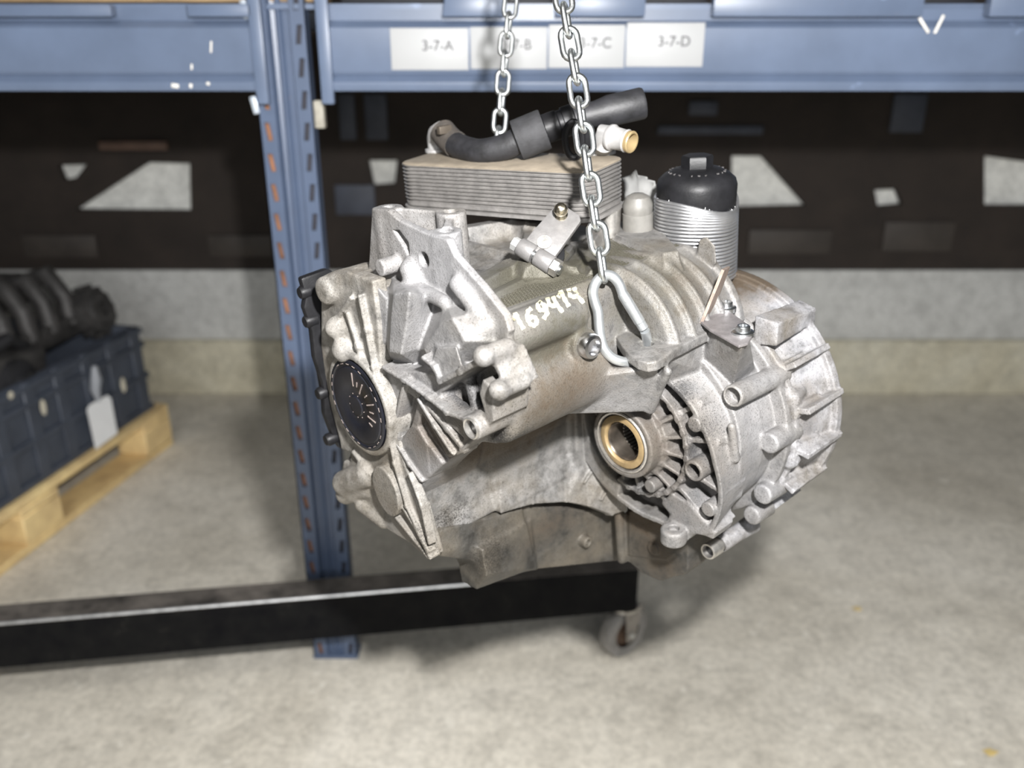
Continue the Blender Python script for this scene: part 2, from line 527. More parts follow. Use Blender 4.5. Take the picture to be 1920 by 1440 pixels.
def build_case():
    B = Body((-195, -205, -165), (118, 135, 252), HB)
    # body behind and above the drive-shaft tunnel
    B.prism('u', [(0, -185, -66), (0, -185, 165), (0, -8, 165), (0, 2, 156), (0, 2, 60), (0, -70, 40), (0, -70, -66)], -150, 100, k=0)
    # lower front barrel and upper ridge
    B.cyl((-152, -6, 92), (-36, -6, 92), 33, k=0, rr=8)
    B.cyl((-148, 6, 150), (-58, 6, 150), 17, k=6, rr=6)
    B.hull([(-150, -10, 150), (-150, 12, 138), (-150, 14, 110), (-60, -10, 150), (-60, 12, 138), (-45, 14, 105), (-45, -20, 110)], k=6)
    # block between barrel and eye plate, slope under the eye plate
    B.hull([(-60, -40, 150), (-60, 4, 120), (-40, 6, 90), (16, -12, 84), (8, -14, 160), (0, -60, 160), (20, -60, 60), (-60, -60, 60)], k=8)
    B.prism('u', [(0, -185, -66), (0, -185, 60), (0, -60, 60), (0, -60, -66)], -176, -140, k=0)
    lip = [P('w', 50, 1006, 778), P('w', 49, 1100, 774), P('w', 48, 1160, 773), P('w', 46, 1226, 771)]
    top = [P('w', 70, 1000, 745), P('w', 88, 1060, 715), P('w', 98, 1140, 690), P('w', 100, 1235, 690)]
    # finned dome
    def dome(r, u0, u1, rr):
        def fn(X, Y, Z):
            q = np.sqrt((Y+14)**2+(Z-92)**2)-r+rr
            f = np.maximum(np.maximum(u0-X, X-u1)+rr, 106-Z)
            return np.minimum(np.maximum(q, f), 0)+np.sqrt(np.maximum(q, 0)**2+np.maximum(f, 0)**2)-rr
        return fn
    B.field(dome(70, 4, 106, 3), (4, -90, 100), (106, 70, 170), k=4)
    for uu in (10, 32, 54, 76): B.field(dome(75, uu-2.2, uu+2.2, 1.5), (uu-3, -90, 100), (uu+3, 70, 170), k=7)
    B.field(dome(73, 98, 106, 2), (98, -90, 100), (106, 70, 175), k=3)
    B.cyl((-25, -64, 92), (30, -64, 92), 70, k=8, rr=3)
    # drum around the output seal
    B.field(lambda X, Y, Z: np.maximum((np.sqrt(Y*Y+Z*Z)-drum_r(X, Y, Z))*0.93, np.maximum(19-X-0.03*Z, X-106)), (15, -130, -130), (106, 130, 130), k=0)
    # eye plate and its front rim
    B.prism('w', PP('w', 112, [(1138, 575), (1142, 600), (1152, 625), (1166, 648), (1180, 664), (1196, 675), (1215, 680), (1232, 677), (1248, 668), (1262, 656), (1350, 611), (1300, 560), (1200, 560)]), 103, 112, k=2)
    # strengthening webs below the plate
    B.hull([P('w', 103, 1245, 672), P('w', 103, 1345, 624), P('w', 103, 1300, 600), P('u', 30, 1262, 735), P('u', 60, 1330, 700), (30, 0, 60), (70, 0, 60)], k=4)
    # mounting bracket: machined face on the plane u = -150
    B.prism('u', PP('u', -150, [(697, 391), (727, 394), (747, 413), (805, 441), (838, 449), (852, 480), (905, 540), (946, 592), (955, 622), (930, 660), (870, 640), (800, 600), (740, 560), (688, 560), (690, 510)]), -150, -143, k=2)
    hb = [P('u', -138, 728, 388), P('u', -136, 836, 432), P('u', -112, 845, 396)]
    for q in hb: B.cyl((q[0], q[1], 150), q, 12.5, k=3)
    B.rib([hb[1], hb[2]], (0, 0, -60), 6, k=3)
    B.rib([hb[0], hb[2]], (0, 0, -60), 5, k=3)
    B.hull([(-138, hb[0][1], 200), (-138, hb[1][1], 190), (-100, hb[2][1], 200), (-100, hb[0][1]+20, 200), (-138, hb[0][1], 150), (-138, hb[1][1], 150), (-90, hb[2][1], 150), (-90, hb[0][1], 150)], k=4)
    B.prism('u', PP('u', -150, [(737, 432), (748, 432), (765, 455), (769, 486), (760, 470), (748, 450)]), -156, -139, k=1, op='-')
    q = P('u', -150, 795, 487); B.cyl(q-8*U_, q+16*U_, 6.3, k=0.5, op='-')
    for h in hb: B.cyl(h-18*W_, h+4*W_, 6.0, k=0.5, op='-')
    # bosses and bulges of the end that faces the lens
    q = P('u', -168, 711, 503); B.cyl(q, q+20*U_, 7.2, k=3)
    def lump(base, tops, ub, ut, k=7):
        B.hull(PP('u', ub, base)+PP('u', ut, tops), k=k)
    lump([(640, 560), (660, 525), (705, 505), (760, 560), (750, 650), (720, 700), (690, 640), (665, 600)], [(655, 565), (670, 540), (700, 530), (725, 560), (722, 640), (712, 655), (690, 610)], -148, -176, 5)
    lump([(712, 545), (735, 520), (790, 535), (815, 560), (815, 640), (790, 690), (735, 690), (718, 640)], [(738, 552), (768, 548), (762, 610), (752, 665), (730, 660), (733, 600)], -148, -184, 3)
    lump([(770, 660), (800, 590), (835, 560), (900, 585), (940, 640), (915, 680), (860, 715), (800, 715)], [(826, 607), (848, 596), (872, 640), (850, 668), (805, 672), (795, 655)], -146, -174, 4)
    lump([(800, 690), (812, 640), (862, 638), (880, 690), (830, 725)], [(812, 672), (820, 652), (856, 650), (866, 685), (828, 708)], -148, -180, 3)
    B.seg(P('u', -156, 790, 545), P('u', -158, 833, 566), 5.5, k=5)
    B.seg(P('u', -152, 858, 533), P('u', -152, 893, 578), 6.5, k=6)
    B.seg(P('u', -156, 885, 640), P('u', -154, 905, 612), 8, k=8)
    B.seg(P('u', -152, 770, 505), P('u', -152, 783, 540), 9, k=6)
    # end wall above the tunnel mouth
    B.prism('u', PP('u', -176, [(706, 690), (800, 700), (880, 690), (925, 730), (925, 790), (890, 820), (850, 860), (798, 905), (795, 925), (806, 1045), (797, 1045), (768, 960), (740, 860)]), -176, -140, k=3)
    # pocket under the shelf
    B.prism('u', PP('u', -172, [(834, 734), (893, 692), (912, 705), (905, 735), (915, 770), (870, 778), (838, 762)]), -190, -152, k=2, op='-')
    B.seg(P('u', -158, 878, 700), P('u', -166, 897, 772), 5, k=4)
    B.seg(P('u', -160, 838, 735), P('u', -166, 850, 768), 7, k=6)
    B.rib(PP('u', -184, [(822, 716), (860, 698), (895, 678)]), (30, 0, 0), 4.5, k=2)
    B.rib(PP('u', -184, [(790, 672), (812, 690), (822, 716)]), (30, 0, 0), 3.6, k=2)
    b1, b2 = P('u', -180, 907, 668), P('u', -176, 936, 731)
    B.hull([b1+6*U_+4*W_, b1+6*U_-4*V_, b2+5*U_+3*V_, b2+6*U_-4*W_, b1+34*U_+6*V_, b1+34*U_-8*V_, b2+34*U_+6*V_, b2+34*U_-6*V_], k=8)
    B.seg(b1+2*U_, b1+22*U_, 7, k=3); B.seg(b2+2*U_, b2+22*U_, 7, k=3)
    B.ball(b1, 7.9, k=1.5).ball(b2, 7.9, k=1.5)
    # long thin rib down to the bore
    B.rib(PP('u', -184, [(716, 690), (755, 714), (800, 746), (835, 775), (878, 790)]), (20, 0, 0), 3.6, k=2)
    q = P('u', -184, 884, 803); B.cyl(q, q+60*U_, 10, k=3); B.cyl(q-2*U_, q+14*U_, 7.4, k=0.4, op='-')
    # ribs of the lower fan, with sunk panels between them
    B.prism('u', PP('u', -176, [(762, 735), (783, 752), (770, 800), (752, 822), (744, 812)]), -190, -166, k=2, op='-')
    B.prism('u', PP('u', -176, [(806, 765), (845, 800), (868, 822), (862, 838), (838, 818)]), -190, -169, k=2, op='-')
    B.prism('u', PP('u', -176, [(790, 775), (815, 815), (838, 858), (828, 868), (800, 830), (783, 800)]), -190, -168, k=2, op='-')
    B.rib(PP('u', -181, [(782, 750), (812, 800), (850, 858)]), (16, 0, 0), 3.0, k=2)
    B.rib(PP('u', -179, [(797, 760), (835, 805), (868, 846)]), (14, 0, 0), 4.4, k=2)
    B.rib(PP('u', -180, [(755, 722), (741, 785), (745, 825)]), (14, 0, 0), 3.0, k=2)
    B.rib(PP('u', -181, [(738, 828), (765, 872), (792, 908), (805, 1044)]), (14, 0, 0), 3.0, k=2)
    B.rib(PP('u', -180, [(893, 818), (850, 858), (800, 903), (793, 922)]), (14, 0, 0), 2.6, k=2)
    # tunnel for the drive shaft
    T1 = [(0, 12, 62), (0, -22, 54), (0, -66, 12), (0, -80, -10), (0, -84, -46), (0, -78, -66), (0, 60, -110), (0, 140, -110), (0, 140, 62)]
    T2 = [(0, 140, 44), (0, -38, 44), (0, -66, 28), (0, -80, -8), (0, -80, -44), (0, -70, -72), (0, -40, -110), (0, 0, -170), (0, 140, -170)]
    B.prism('u', T1, -210, -92, k=4, op='-', rr=6)
    B.prism('u', T2, -112, 10, k=4, op='-', rr=6)
    # web behind the seal, pockets of the drum
    def pocket(X, Y, Z):
        R = np.sqrt(Y*Y+Z*Z); th = np.degrees(np.arctan2(Z, Y))
        d = np.maximum((R-(drum_r(X, Y, Z)-5.5))*0.93, np.maximum(-X, X-74))
        return np.maximum(d, np.maximum((th-76)*0.9, (-108-th)*0.9))
    B.field(pocket, (-5, -60, -125), (74, 130, 125), k=2, op='-')
    B.cyl((14, 0, 0), (74, 0, 0), 68, 62, k=2, op='-')
    B.cyl((46, 0, 0), (80, 0, 0), 100, k=2)
    B.hull(lip + top + [q+np.array([8, -34, -6]) for q in top] + [q+np.array([4, -16, 6]) for q in lip], k=4)
    e0, e1 = P('w', 47, 1224, 770), P('w', 101, 1256, 690)
    B.seg(e0-3*V_, e1-2*V_-4*W_, 3.4, k=5)
    B.hull([e0-4*V_, e1-4*V_, P('w', 96, 1285, 690)-20*V_, e0-22*V_+14*U_, e1-20*V_], k=4)
    # hub, spokes, inner ring
    B.cyl((0, 0, 0), (76, 0, 0), 36.5, k=2, rr=2)
    B.cyl((16, 0, 0), (76, 0, 0), 41, k=3, rr=2)
    for a in (-150, -128, -108, -88, -67, -46, -25, -4, 17, 38, 60, 150, 172):
        ca, sa = math.cos(math.radians(a)), math.sin(math.radians(a))
        B.rib([(14, 33*ca, 33*sa), (22, 62*ca, 62*sa)], (36, 0, 0), 3.6, k=3)
    ring = [(18, 61*math.cos(math.radians(a)), 61*math.sin(math.radians(a))) for a in range(-110, 71, 12)]
    B.rib(ring, (34, 0, 0), 4.0, k=3)
    for a, r0, r1 in ((38, 40, 88), (14, 60, 92), (-16, 60, 100), (-38, 60, 112), (-62, 58, 92)):
        ca, sa = math.cos(math.radians(a)), math.sin(math.radians(a))
        B.rib([(22, r0*ca, r0*sa), (26, r1*ca, r1*sa)], (30, 0, 0), 4.6, k=3)
    for px, py, r, u0 in ((1300, 797, 7.2, 14), (1326, 956, 7.2, 16), (1217, 913, 6.4, 10)):
        q = P('u', u0, px, py); B.cyl(q, (60, q[1], q[2]), r, k=2)
    q = P('u', 15, 1299, 884); B.cyl(q, (60, q[1], q[2]), 10.0, k=2); B.cyl((8, q[1], q[2]), (56, q[1], q[2]), 7.0, k=0.5, op='-')
    # lug with a hole under the drum
    B.prism('u', PP('u', 22, [(1256, 925), (1292, 945), (1318, 975), (1342, 1000), (1336, 1012), (1305, 1000), (1288, 1014), (1264, 1020), (1244, 1006), (1243, 986), (1256, 966), (1240, 945)]), 22, 50, k=3, rr=2)
    q = P('w', -78, 1263, 990); B.cyl(q-16*W_, q, 12.5, k=3, rr=3); B.cyl(q-5*W_, q+3*W_, 5.2, k=0.5, op='-')
    # seal seat and bore
    B.cyl((-2, 0, 0), (4, 0, 0), 31.5, k=0.6, op='-'); B.cyl((-2, 0, 0), (60, 0, 0), 19, k=0.6, op='-')
    # the tunnel floor sweeps on under the hub, with two thin ribs on it
    Lo = [P('v', v, *p) for p, v in (((940, 962), -74), ((1000, 945), -72), ((1062, 941), -66), ((1105, 949), -58), ((1148, 966), -46), ((1178, 957), -30))]
    Up = [P('v', v, *p) for p, v in (((940, 870), -84), ((1000, 862), -84), ((1060, 858), -82), ((1100, 862), -70), ((1135, 880), -54), ((1168, 905), -34))]
    for i in range(5):
        B.hull([Lo[i], Lo[i+1], Up[i], Up[i+1]] + [q-9*V_-3*W_ for q in (Lo[i], Lo[i+1], Up[i], Up[i+1])], k=3)
    for a, b, va, vb in (((1116, 878), (1098, 906), -62, -62), ((1149, 907), (1130, 938), -46, -50)):
        B.rib([P('v', va, *a), P('v', vb, *b)], (0, -8, 0), 2.6, k=1.5)
    # joint flange at the right
    B.cyl((99, 0, 0), (107, 0, 0), 113, k=2)
    # bolt sleeves on the drum
    for pa, pb, v, r in (((1372, 744), (1486, 690), 92, 10.2), ((1440, 832), (1512, 792), 108, 10.0), ((1428, 928), (1500, 886), 98, 10.0), ((1408, 968), (1472, 930), 86, 9.5)):
        a, b = P('v', v, *pa), P('v', v, *pb)
        B.cyl(a, b, r, r*0.93, k=4, rr=2.5)
    a = P('v', 92, 1372, 744); B.cyl(a-4*U_, a+9*U_, 7.6, k=0.5, op='-')
    B.hull([P('w', 116, *p) for p in ((1326, 606), (1347, 584), (1396, 614), (1406, 640), (1390, 652), (1350, 630))] + [(60, 30, 70), (100, 30, 60), (100, 75, 60), (60, 78, 60)], k=3)
    # rib curve on the drum face
    B.seg(P('v', 96, 1372, 800), P('v', 99, 1380, 860), 3.5, k=6)
    q = P('v', 20, 1098, 646); B.cyl(q-40*V_, q, 15, 13.5, k=6)
    # hole of the lifting eye, eye is cut last
    q = P('w', 112, 1211, 643); B.cyl(q-22*W_, q+12*W_, 6.6, k=0.8, op='-')
    # ribs over the knurled top
    def wall(pts, w, th, k=6):
        pts = PP('w', w, pts)
        for a, b in zip(pts, pts[1:]):
            n = np.cross(b-a, W_); n = n/np.linalg.norm(n)*th
            B.hull([a-n*.5, a+n*.5, b-n*.5, b+n*.5] + [q+s*n*1.1-W_*22 for q in (a, b) for s in (-1, 1)], k=k)
    wall([(872, 424), (962, 409), (992, 414), (1062, 418)], 183, 12)
    wall([(992, 414), (985, 478)], 176, 8)
    wall([(872, 452), (985, 478)], 172, 7)
    wall([(884, 530), (965, 486), (1000, 500)], 176, 16)
    wall([(900, 560), (975, 522)], 170, 8)
    wall([(1078, 452), (1096, 466), (1068, 500)], 172, 12)
    wall([(1092, 466), (1120, 505)], 170, 12, 6)
    wall([(1130, 415), (1105, 450)], 176, 10)
    pl = PP('w', 171, [(1165, 412), (1212, 400), (1258, 452), (1272, 470), (1244, 474), (1200, 440), (1155, 440)])
    c = sum(pl)/len(pl)
    B.hull(pl+[c+(p-c)*1.12-W_*14 for p in pl], k=6)
    q = P('w', 178, 1015, 488); B.cyl(q-18*W_, q+1*W_, 26, 17, k=9)
    q = P('w', 186, 1322, 452); B.hull([P('u', 96, 1308, 476), P('u', 96, 1343, 494), P('u', 96, 1341, 462), P('u', 96, 1325, 444), P('u', 96, 1312, 450), P('u', 108, 1308, 476), P('u', 108, 1343, 494), P('u', 108, 1341, 462), P('u', 108, 1325, 444), P('u', 108, 1312, 450), (100, 0, 130)], k=3)
    gr = [(2, (-60, -40, 170), (130, 60, 22), .75), (2, (40, 0, 130), (80, 60, 60), .55), (0, (-90, 10, 120), (60, 40, 40), .35),
          (0, (40, 10, 80), (40, 40, 30), .5), (1, (40, 20, 70), (22, 30, 16), .75), (0, (20, 50, 0), (40, 70, 90), .55), (1, (30, 75, 30), (30, 18, 22), .55), (1, (26, 62, -5), (14, 9, 50), .6),
          (1, (26, 70, -45), (14, 24, 10), .5), (1, (24, 45, -88), (8, 18, 10), .5),
          (1, (-158, 0, 95), (14, 26, 18), .75), (0, (-162, -25, 85), (20, 50, 30), .6), (1, (-138, 4, 74), (26, 20, 20), .9), (1, (-165, -22, 108), (10, 24, 16), .7), (0, (-170, -52, 58), (16, 46, 36), .85), (1, (-168, -30, 62), (12, 22, 20), .55), (1, (-160, -8, 100), (16, 26, 24), .8),
          (0, (-50, -75, 20), (120, 40, 40), 1.0), (0, (15, 0, 10), (26, 62, 62), .75), (1, (30, 70, 10), (14, 26, 60), .45), (1, (25, 10, -60), (20, 50, 16), .4), (1, (45, 30, 70), (26, 26, 16), .7), (1, (20, 52, 60), (20, 20, 16), .6), (1, (-150, -82, -50), (40, 30, 22), .45), (0, (10, -20, -20), (20, 60, 50), .5)]  # the wide tunnel blob paints the lip's shade in as brown
    gr += [(2, (-100, 12, 140), (80, 30, 34), .8), (0, (-90, 24, 95), (80, 26, 40), .62), (2, (-95, 24, 90), (80, 30, 40), .55), (2, (50, 20, 135), (60, 50, 45), .72), (0, (60, 30, 140), (60, 40, 40), .45), (2, (20, 25, 110), (40, 30, 14), .6), (0, (-20, 4, 84), (30, 24, 22), .6)]
    gr += [(3, (75, 60, 30), (46, 75, 85), 1.0), (3, (70, 80, -50), (50, 50, 60), .9), (3, (-10, 10, 66), (60, 40, 26), .75), (3, (-172, -40, 20), (20, 34, 22), .9), (3, (-165, -85, 150), (36, 75, 80), .85), (3, (-150, -60, 205), (40, 90, 60), .9)]  # pale metal; on the left end, painted brightening where the lamp only grazes
    gr += [(0, (52, 55, -20), (26, 50, 60), .7)]
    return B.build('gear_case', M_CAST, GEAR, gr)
build_case()

# ---- end housing at the left
def build_end():
    B = Body((-205, -228, -125), (-118, 5, 200), HB)
    B.prism('u', PP('u', -184, [(594, 545), (604, 526), (640, 512), (668, 522), (690, 530), (700, 600), (706, 690), (722, 760), (745, 850), (775, 950), (804, 1048), (797, 1054), (760, 1022), (700, 985), (668, 948), (640, 935), (630, 905), (636, 870), (630, 830), (606, 740), (594, 650)]), -180, -166, k=0, rr=2)
    B.prism('u', PP('u', -180, [(604, 560), (640, 520), (690, 545), (712, 760), (735, 860), (700, 960), (640, 925), (636, 840), (606, 740)]), -170, -130, k=0)
    c = P('u', -188, 671, 760)
    B.cyl(c, c+30*U_, 49, 52, k=3, rr=1.5)
    B.cyl(c-4*U_, c+3.5*U_, 44, k=0.6, op='-')
    q = P('u', -190, 601, 548); B.cyl(q, q+50*U_, 12.5, k=5, rr=5)
    q = P('u', -172, 642, 532); B.seg(q, q+40*U_, 11, k=10)
    # raised flange line down the right side
    B.rib(PP('u', -186, [(671, 556), (684, 620), (697, 690), (706, 740), (724, 800), (737, 870), (760, 950), (804, 1048)]), (12, 0, 0), 3.2, k=2)
    for a in ([(648, 590), (668, 650), (680, 700)], [(655, 560), (628, 600)], [(660, 850), (700, 900)]):
        B.rib(PP('u', -184.5, a), (8, 0, 0), 3.6, k=4)
    q = P('u', -186, 628, 615); B.seg(q, q+12*U_+8*V_, 9, k=6)
    q = P('u', -184, 645, 655); B.seg(q, q+10*U_, 11, k=6)
    # lower left bosses
    B.seg(P('u', -186, 648, 905), P('u', -180, 690, 888), 13, k=5)
    B.seg(P('u', -184, 650, 925), P('u', -176, 690, 912), 11, k=4)
    B.seg(P('u', -180, 680, 945), P('u', -176, 720, 975), 8, k=4)
    # oval machined pad
    ov = []
    for i in range(20):
        t = 2*math.pi*i/20; x, y = 20*math.cos(t), 50*math.sin(t)
        ov.append(P('u', -189, 722+x*0.90+y*0.34, 922-x*0.28+y*0.94))
    B.prism('u', ov, -189, -170, k=3, rr=0.8)
    # ribs running to the lower tip
    for a in ([(735, 965), (800, 1046)], [(752, 950), (802, 1035)], [(765, 890), (788, 950), (803, 1020)]):
        B.rib(PP('u', -185.5, a), (9, 0, 0), 3.0, k=2)
    B.prism('u', PP('u', -184, [(755, 900), (772, 905), (786, 945), (770, 940)]), -196, -176, k=2, op='-')
    B.prism('u', PP('u', -184, [(628, 845), (650, 852), (648, 870), (632, 866)]), -196, -168, k=3, op='-')
    gr = [(0, (-185, -60, 60), (14, 30, 60), .4), (0, (-185, -110, -40), (16, 60, 50), .35), (1, (-185, -75, -60), (14, 20, 40), .45)]
    return B.build('end_housing', M_CASTC, GEAR, gr)
build_end()

# ---- clutch housing at the right and the lower case behind
def build_bell():
    B = Body((104, -150, -150), (178, 160, 160), HB)
    B.cyl((108, 0, 0), (172, 0, 0), 109, 122, k=0, rr=1)
    B.cyl((108, 0, 0), (115, 0, 0), 116, k=2)
    B.cyl((162, 0, 0), (172, 0, 0), 126, k=2)
    for a in (34, 14, -6, -26, -46):
        ca, sa = math.cos(math.radians(a)), math.sin(math.radians(a))
        B.rib([(112, 104*ca, 104*sa), (168, 104*ca, 104*sa)], (0, 26*ca, 26*sa), 4.5, k=3)
        B.rib([(112, 100*ca, 100*sa), (140, 104*ca, 104*sa)], (0, 17*ca, 17*sa), 9, k=4)
    for a in (20, -12, -36):
        ca, sa = math.cos(math.radians(a)), math.sin(math.radians(a))
        B.seg((112, 112*ca, 112*sa), (128, 112*ca, 112*sa), 9, 5, k=4)
    e = [(1530, 572), (1496, 562), (1492, 584), (1531, 604)]
    B.hull([(98, 68, 84), (98, 68, 112), (98, 92, 110), (98, 92, 88)] + [P('u', 176, 1531, 578), P('u', 176, 1500, 562), P('u', 176, 1528, 604), P('u', 176, 1500, 600)], k=2)
    gr = [(0, (150, 0, 125), (60, 90, 20), .9), (2, (150, 0, 125), (60, 90, 20), .5), (0, (130, 115, 30), (20, 14, 60), .45)]
    return B.build('clutch_housing', M_CASTW, GEAR, gr)
build_bell()

def build_lower():
    B = Body((-185, -170, -270), (125, 40, -30), HB*1.15)
    # belly under the tunnel
    B.hull([P('v', -78, 803, 1040), P('v', -78, 806, 1000), P('v', -80, 980, 955), P('v', -86, 1000, 1065), P('v', -76, 860, 1030), (-150, -150, -50), (-40, -150, -60), (-40, -150, -150), (-140, -150, -120)], k=0)
    B.hull([P('v', -86, 975, 950), P('v', -92, 1060, 945), P('v', -70, 1172, 962), P('v', -70, 1170, 1050), P('v', -92, 1080, 1048), P('v', -92, 1000, 1068), (-60, -150, -60), (90, -150, -70), (90, -150, -160), (-60, -150, -150)], k=6)
    # round foot pointing left
    B.hull([P('u', -120, 866, 1050), P('u', -120, 880, 1020), P('u', -120, 905, 1032), P('u', -120, 912, 1075), P('u', -120, 895, 1098), P('u', -120, 872, 1086),
            P('v', -88, 985, 985), P('v', -88, 1000, 1060), P('v', -105, 980, 1060), P('v', -110, 970, 1000)], k=8, r=3)
    # lower right skirt
    sk = [(1172, 962), (1215, 985), (1250, 960), (1300, 1000), (1345, 1030), (1300, 1062), (1282, 1080), (1262, 1084), (1238, 1092), (1205, 1078), (1172, 1050)]
    B.prism('u', PP('u', 52, sk), 52, 90, k=6, rr=4)
    B.hull(PP('u', 50, [(1180, 960), (1250, 945), (1330, 990), (1250, 1050), (1180, 1040)]) + [(95, -40, -60), (95, 30, -70), (95, -80, -120), (95, -20, -160)], k=5)
    q = P('u', 46, 1223, 1030); B.cyl(q, q+20*U_, 7, k=2); B.seg(q+12*U_+8*V_-4*W_, q+30*U_+8*V_-6*W_, 5, k=3)
    q = P('v', -68, 1104, 1018); B.cyl(q, q-20*V_, 6, 8, k=2); B.cyl(q+3*V_, q-6*V_, 3.2, k=0.4, op='-')
    B.seg(P('u', 48, 1160, 960), P('u', 48, 1166, 1048), 5, k=6)
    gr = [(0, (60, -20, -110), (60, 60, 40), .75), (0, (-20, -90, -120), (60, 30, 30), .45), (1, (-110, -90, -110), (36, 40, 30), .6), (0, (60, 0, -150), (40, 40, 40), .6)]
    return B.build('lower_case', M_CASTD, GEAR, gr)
build_lower()
# ------------------------------------------------------------------ parts bolted to the gearbox
from mathutils.bvhtree import BVHTree
def LP(ax, val, px, py): return G(P(ax, val, px, py))
def LZ(px, py, Z): return G(GL(at_depth(px, py, Z)))
def bvh_of(o):
    me = o.data
    return BVHTree.FromPolygons([v.co for v in me.vertices], [p.vertices[:] for p in me.polygons])
CASE = bpy.data.objects['gear_case']
CASE_BVH = bvh_of(CASE)
CAM_L = G(GL(CAMP))
def hit(px, py, bvh=None):
    d = (LZ(px, py, 1.0)-CAM_L).normalized()
    p, n, i, t = (bvh or CASE_BVH).ray_cast(CAM_L, d)
    return p, n
LU, LV, LW = Vector((1, 0, 0)), Vector((0, -1, 0)), Vector((0, 0, 1))

# output seal and splined bore
def seal():
    M = frame(G((0.5, 0, 0)), LU)
    MB().lathe([(0.0312, 0.003), (0.0312, -0.0005), (0.0300, -0.0015), (0.0285, -0.001), (0.0282, 0.003)], M, 64, cap=False).build('seal_rim', M_STEEL2, SEAL)
    MB().lathe([(0.0270, 0.003), (0.0268, 0.0002), (0.0255, -0.0006), (0.0212, -0.0006), (0.0200, 0.001), (0.0196, 0.004)], M, 64, cap=False).build('seal_lip', M_BRASS, SEAL)
    MB().lathe([(0.0282, 0.0028), (0.0268, 0.0028)], M, 64, cap=False).build('seal_groove', M_BLACK, SEAL)
    m = MB().lathe([(0.0196, 0.004), (0.0190, 0.002), (0.0176, 0.004), (0.0176, 0.014), (0.0162, 0.016), (0.0162, 0.05)], M, 48, cap=False)
    m.build('flange_bore', simple('dark_bore_steel', (0.10, 0.085, 0.07), 0.3, 0.8, 0.3, 90), SEAL)  # bore lining darker than the other steel
    m = MB()
    for i in range(28):
        a = 2*math.pi*i/28
        m.box(M @ Vector((0.0156*math.cos(a), 0.0156*math.sin(a), 0.034)), (0.0008, 0.0009, 0.014), M.to_3x3() @ Matrix.Rotation(a, 3, 'Z'))
    m.build('spline_teeth', M_STEEL2, SEAL)
    MB().lathe([(0.0165, 0.05), (0, 0.05)], M, 32, cap=False).build('bore_floor', M_BLACK, SEAL)
SEAL = empty('output_seal', parent=GEAR)
seal()

# black sealing cap on the end housing
def end_cap():
    c = P('u', -186.5, 671, 760)
    M = frame(G(c), -LU, LW)
    cap = MB().lathe([(0.0436, -0.004), (0.0436, 0.0010), (0.0425, 0.0018), (0.0405, 0.0018), (0.0395, 0.0006), (0.0375, 0.0006), (0.0365, 0.0016), (0.022, 0.0022), (0.0205, 0.0012), (0.0100, 0.0012), (0.009, 0.0022), (0, 0.0022)], M, 72, cap=False).build('end_cap', M_CAPBLK, GEAR)
    m = MB()
    for i in range(26):
        a = 2*math.pi*i/26+0.1
        if i % 5 != 3:
            m.box(M @ Vector((0.0402*math.cos(a), 0.0402*math.sin(a), 0.0021)), (0.0003, 0.0020, 0.0002), M.to_3x3() @ Matrix.Rotation(a, 3, 'Z'))
    for k, (a, r0, r1) in enumerate(((2, .020, .033), (18, .022, .027), (33, .018, .031), (52, .023, .028), (70, .021, .033), (86, .023, .029), (102, .019, .031), (118, .022, .027))):
        a = math.radians(a); r = (r0+r1)/2
        m.box(M @ Vector((r*math.cos(a), -r*math.sin(a), 0.0021)), ((r1-r0)/2, 0.0006, 0.0003), M.to_3x3() @ Matrix.Rotation(-a, 3, 'Z'))
    for k in range(9):
        a = 2*math.pi*k/9+0.3; m.box(M @ Vector((0.0118*math.cos(a), 0.0118*math.sin(a), 0.0014)), (0.0004, 0.0003, 0.0002), M.to_3x3())
    m.build('cap_mark', simple('cap_worn_marks', (0.20, 0.165, 0.15), 0.6), cap)
end_cap()

# black pan on the far side
def pan():
    pts = [(565, 520), (586, 505), (625, 503), (650, 509), (672, 520), (690, 540), (690, 800), (646, 856), (636, 846), (622, 815), (608, 765), (594, 715), (586, 650), (580, 628), (584, 606), (573, 585), (569, 563), (557, 552), (555, 538)]
    base = [P('u', -186, *p) for p in pts]
    # the pan closes the far side: its rim is a wall of the plane v = const, seen end-on
    rim = [(-188, -214, 168), (-186, -214, 150), (-190, -214, 140), (-186, -214, 118), (-188, -214, 90), (-184, -214, 60), (-188, -214, 30), (-184, -214, 8), (-178, -214, -12), (-150, -214, -24), (60, -214, -24), (64, -214, 120), (40, -214, 135), (-120, -214, 140), (-160, -214, 170)]
    m = MB()
    m.prism([G(p) for p in rim], G((0, -9, 0)), 0.003)
    pn = m.build('oil_pan', M_BLACK, GEAR)
    m = MB()
    m.prism([G((a, -222, b)) for a, b in ((-172, 150), (-172, 10), (-140, -10), (46, -10), (50, 110), (30, 125), (-130, 132))], G((0, -34, 0)), 0.008)
    m.build('pan_shell', M_BLACK, pn)
    for px, py in ((563, 549), (588, 610), (603, 742), (633, 838)):
        q = P('u', -188, px, py); q = np.array([-186, -219, q[2]])
        MB().lathe([(0, 0.004), (0.005, 0.0035), (0.0065, 0.001), (0.0065, -0.008)], frame(G(q), -LU), 16, cap=False).build('pan_lug', M_BLACK, pn)
pan()

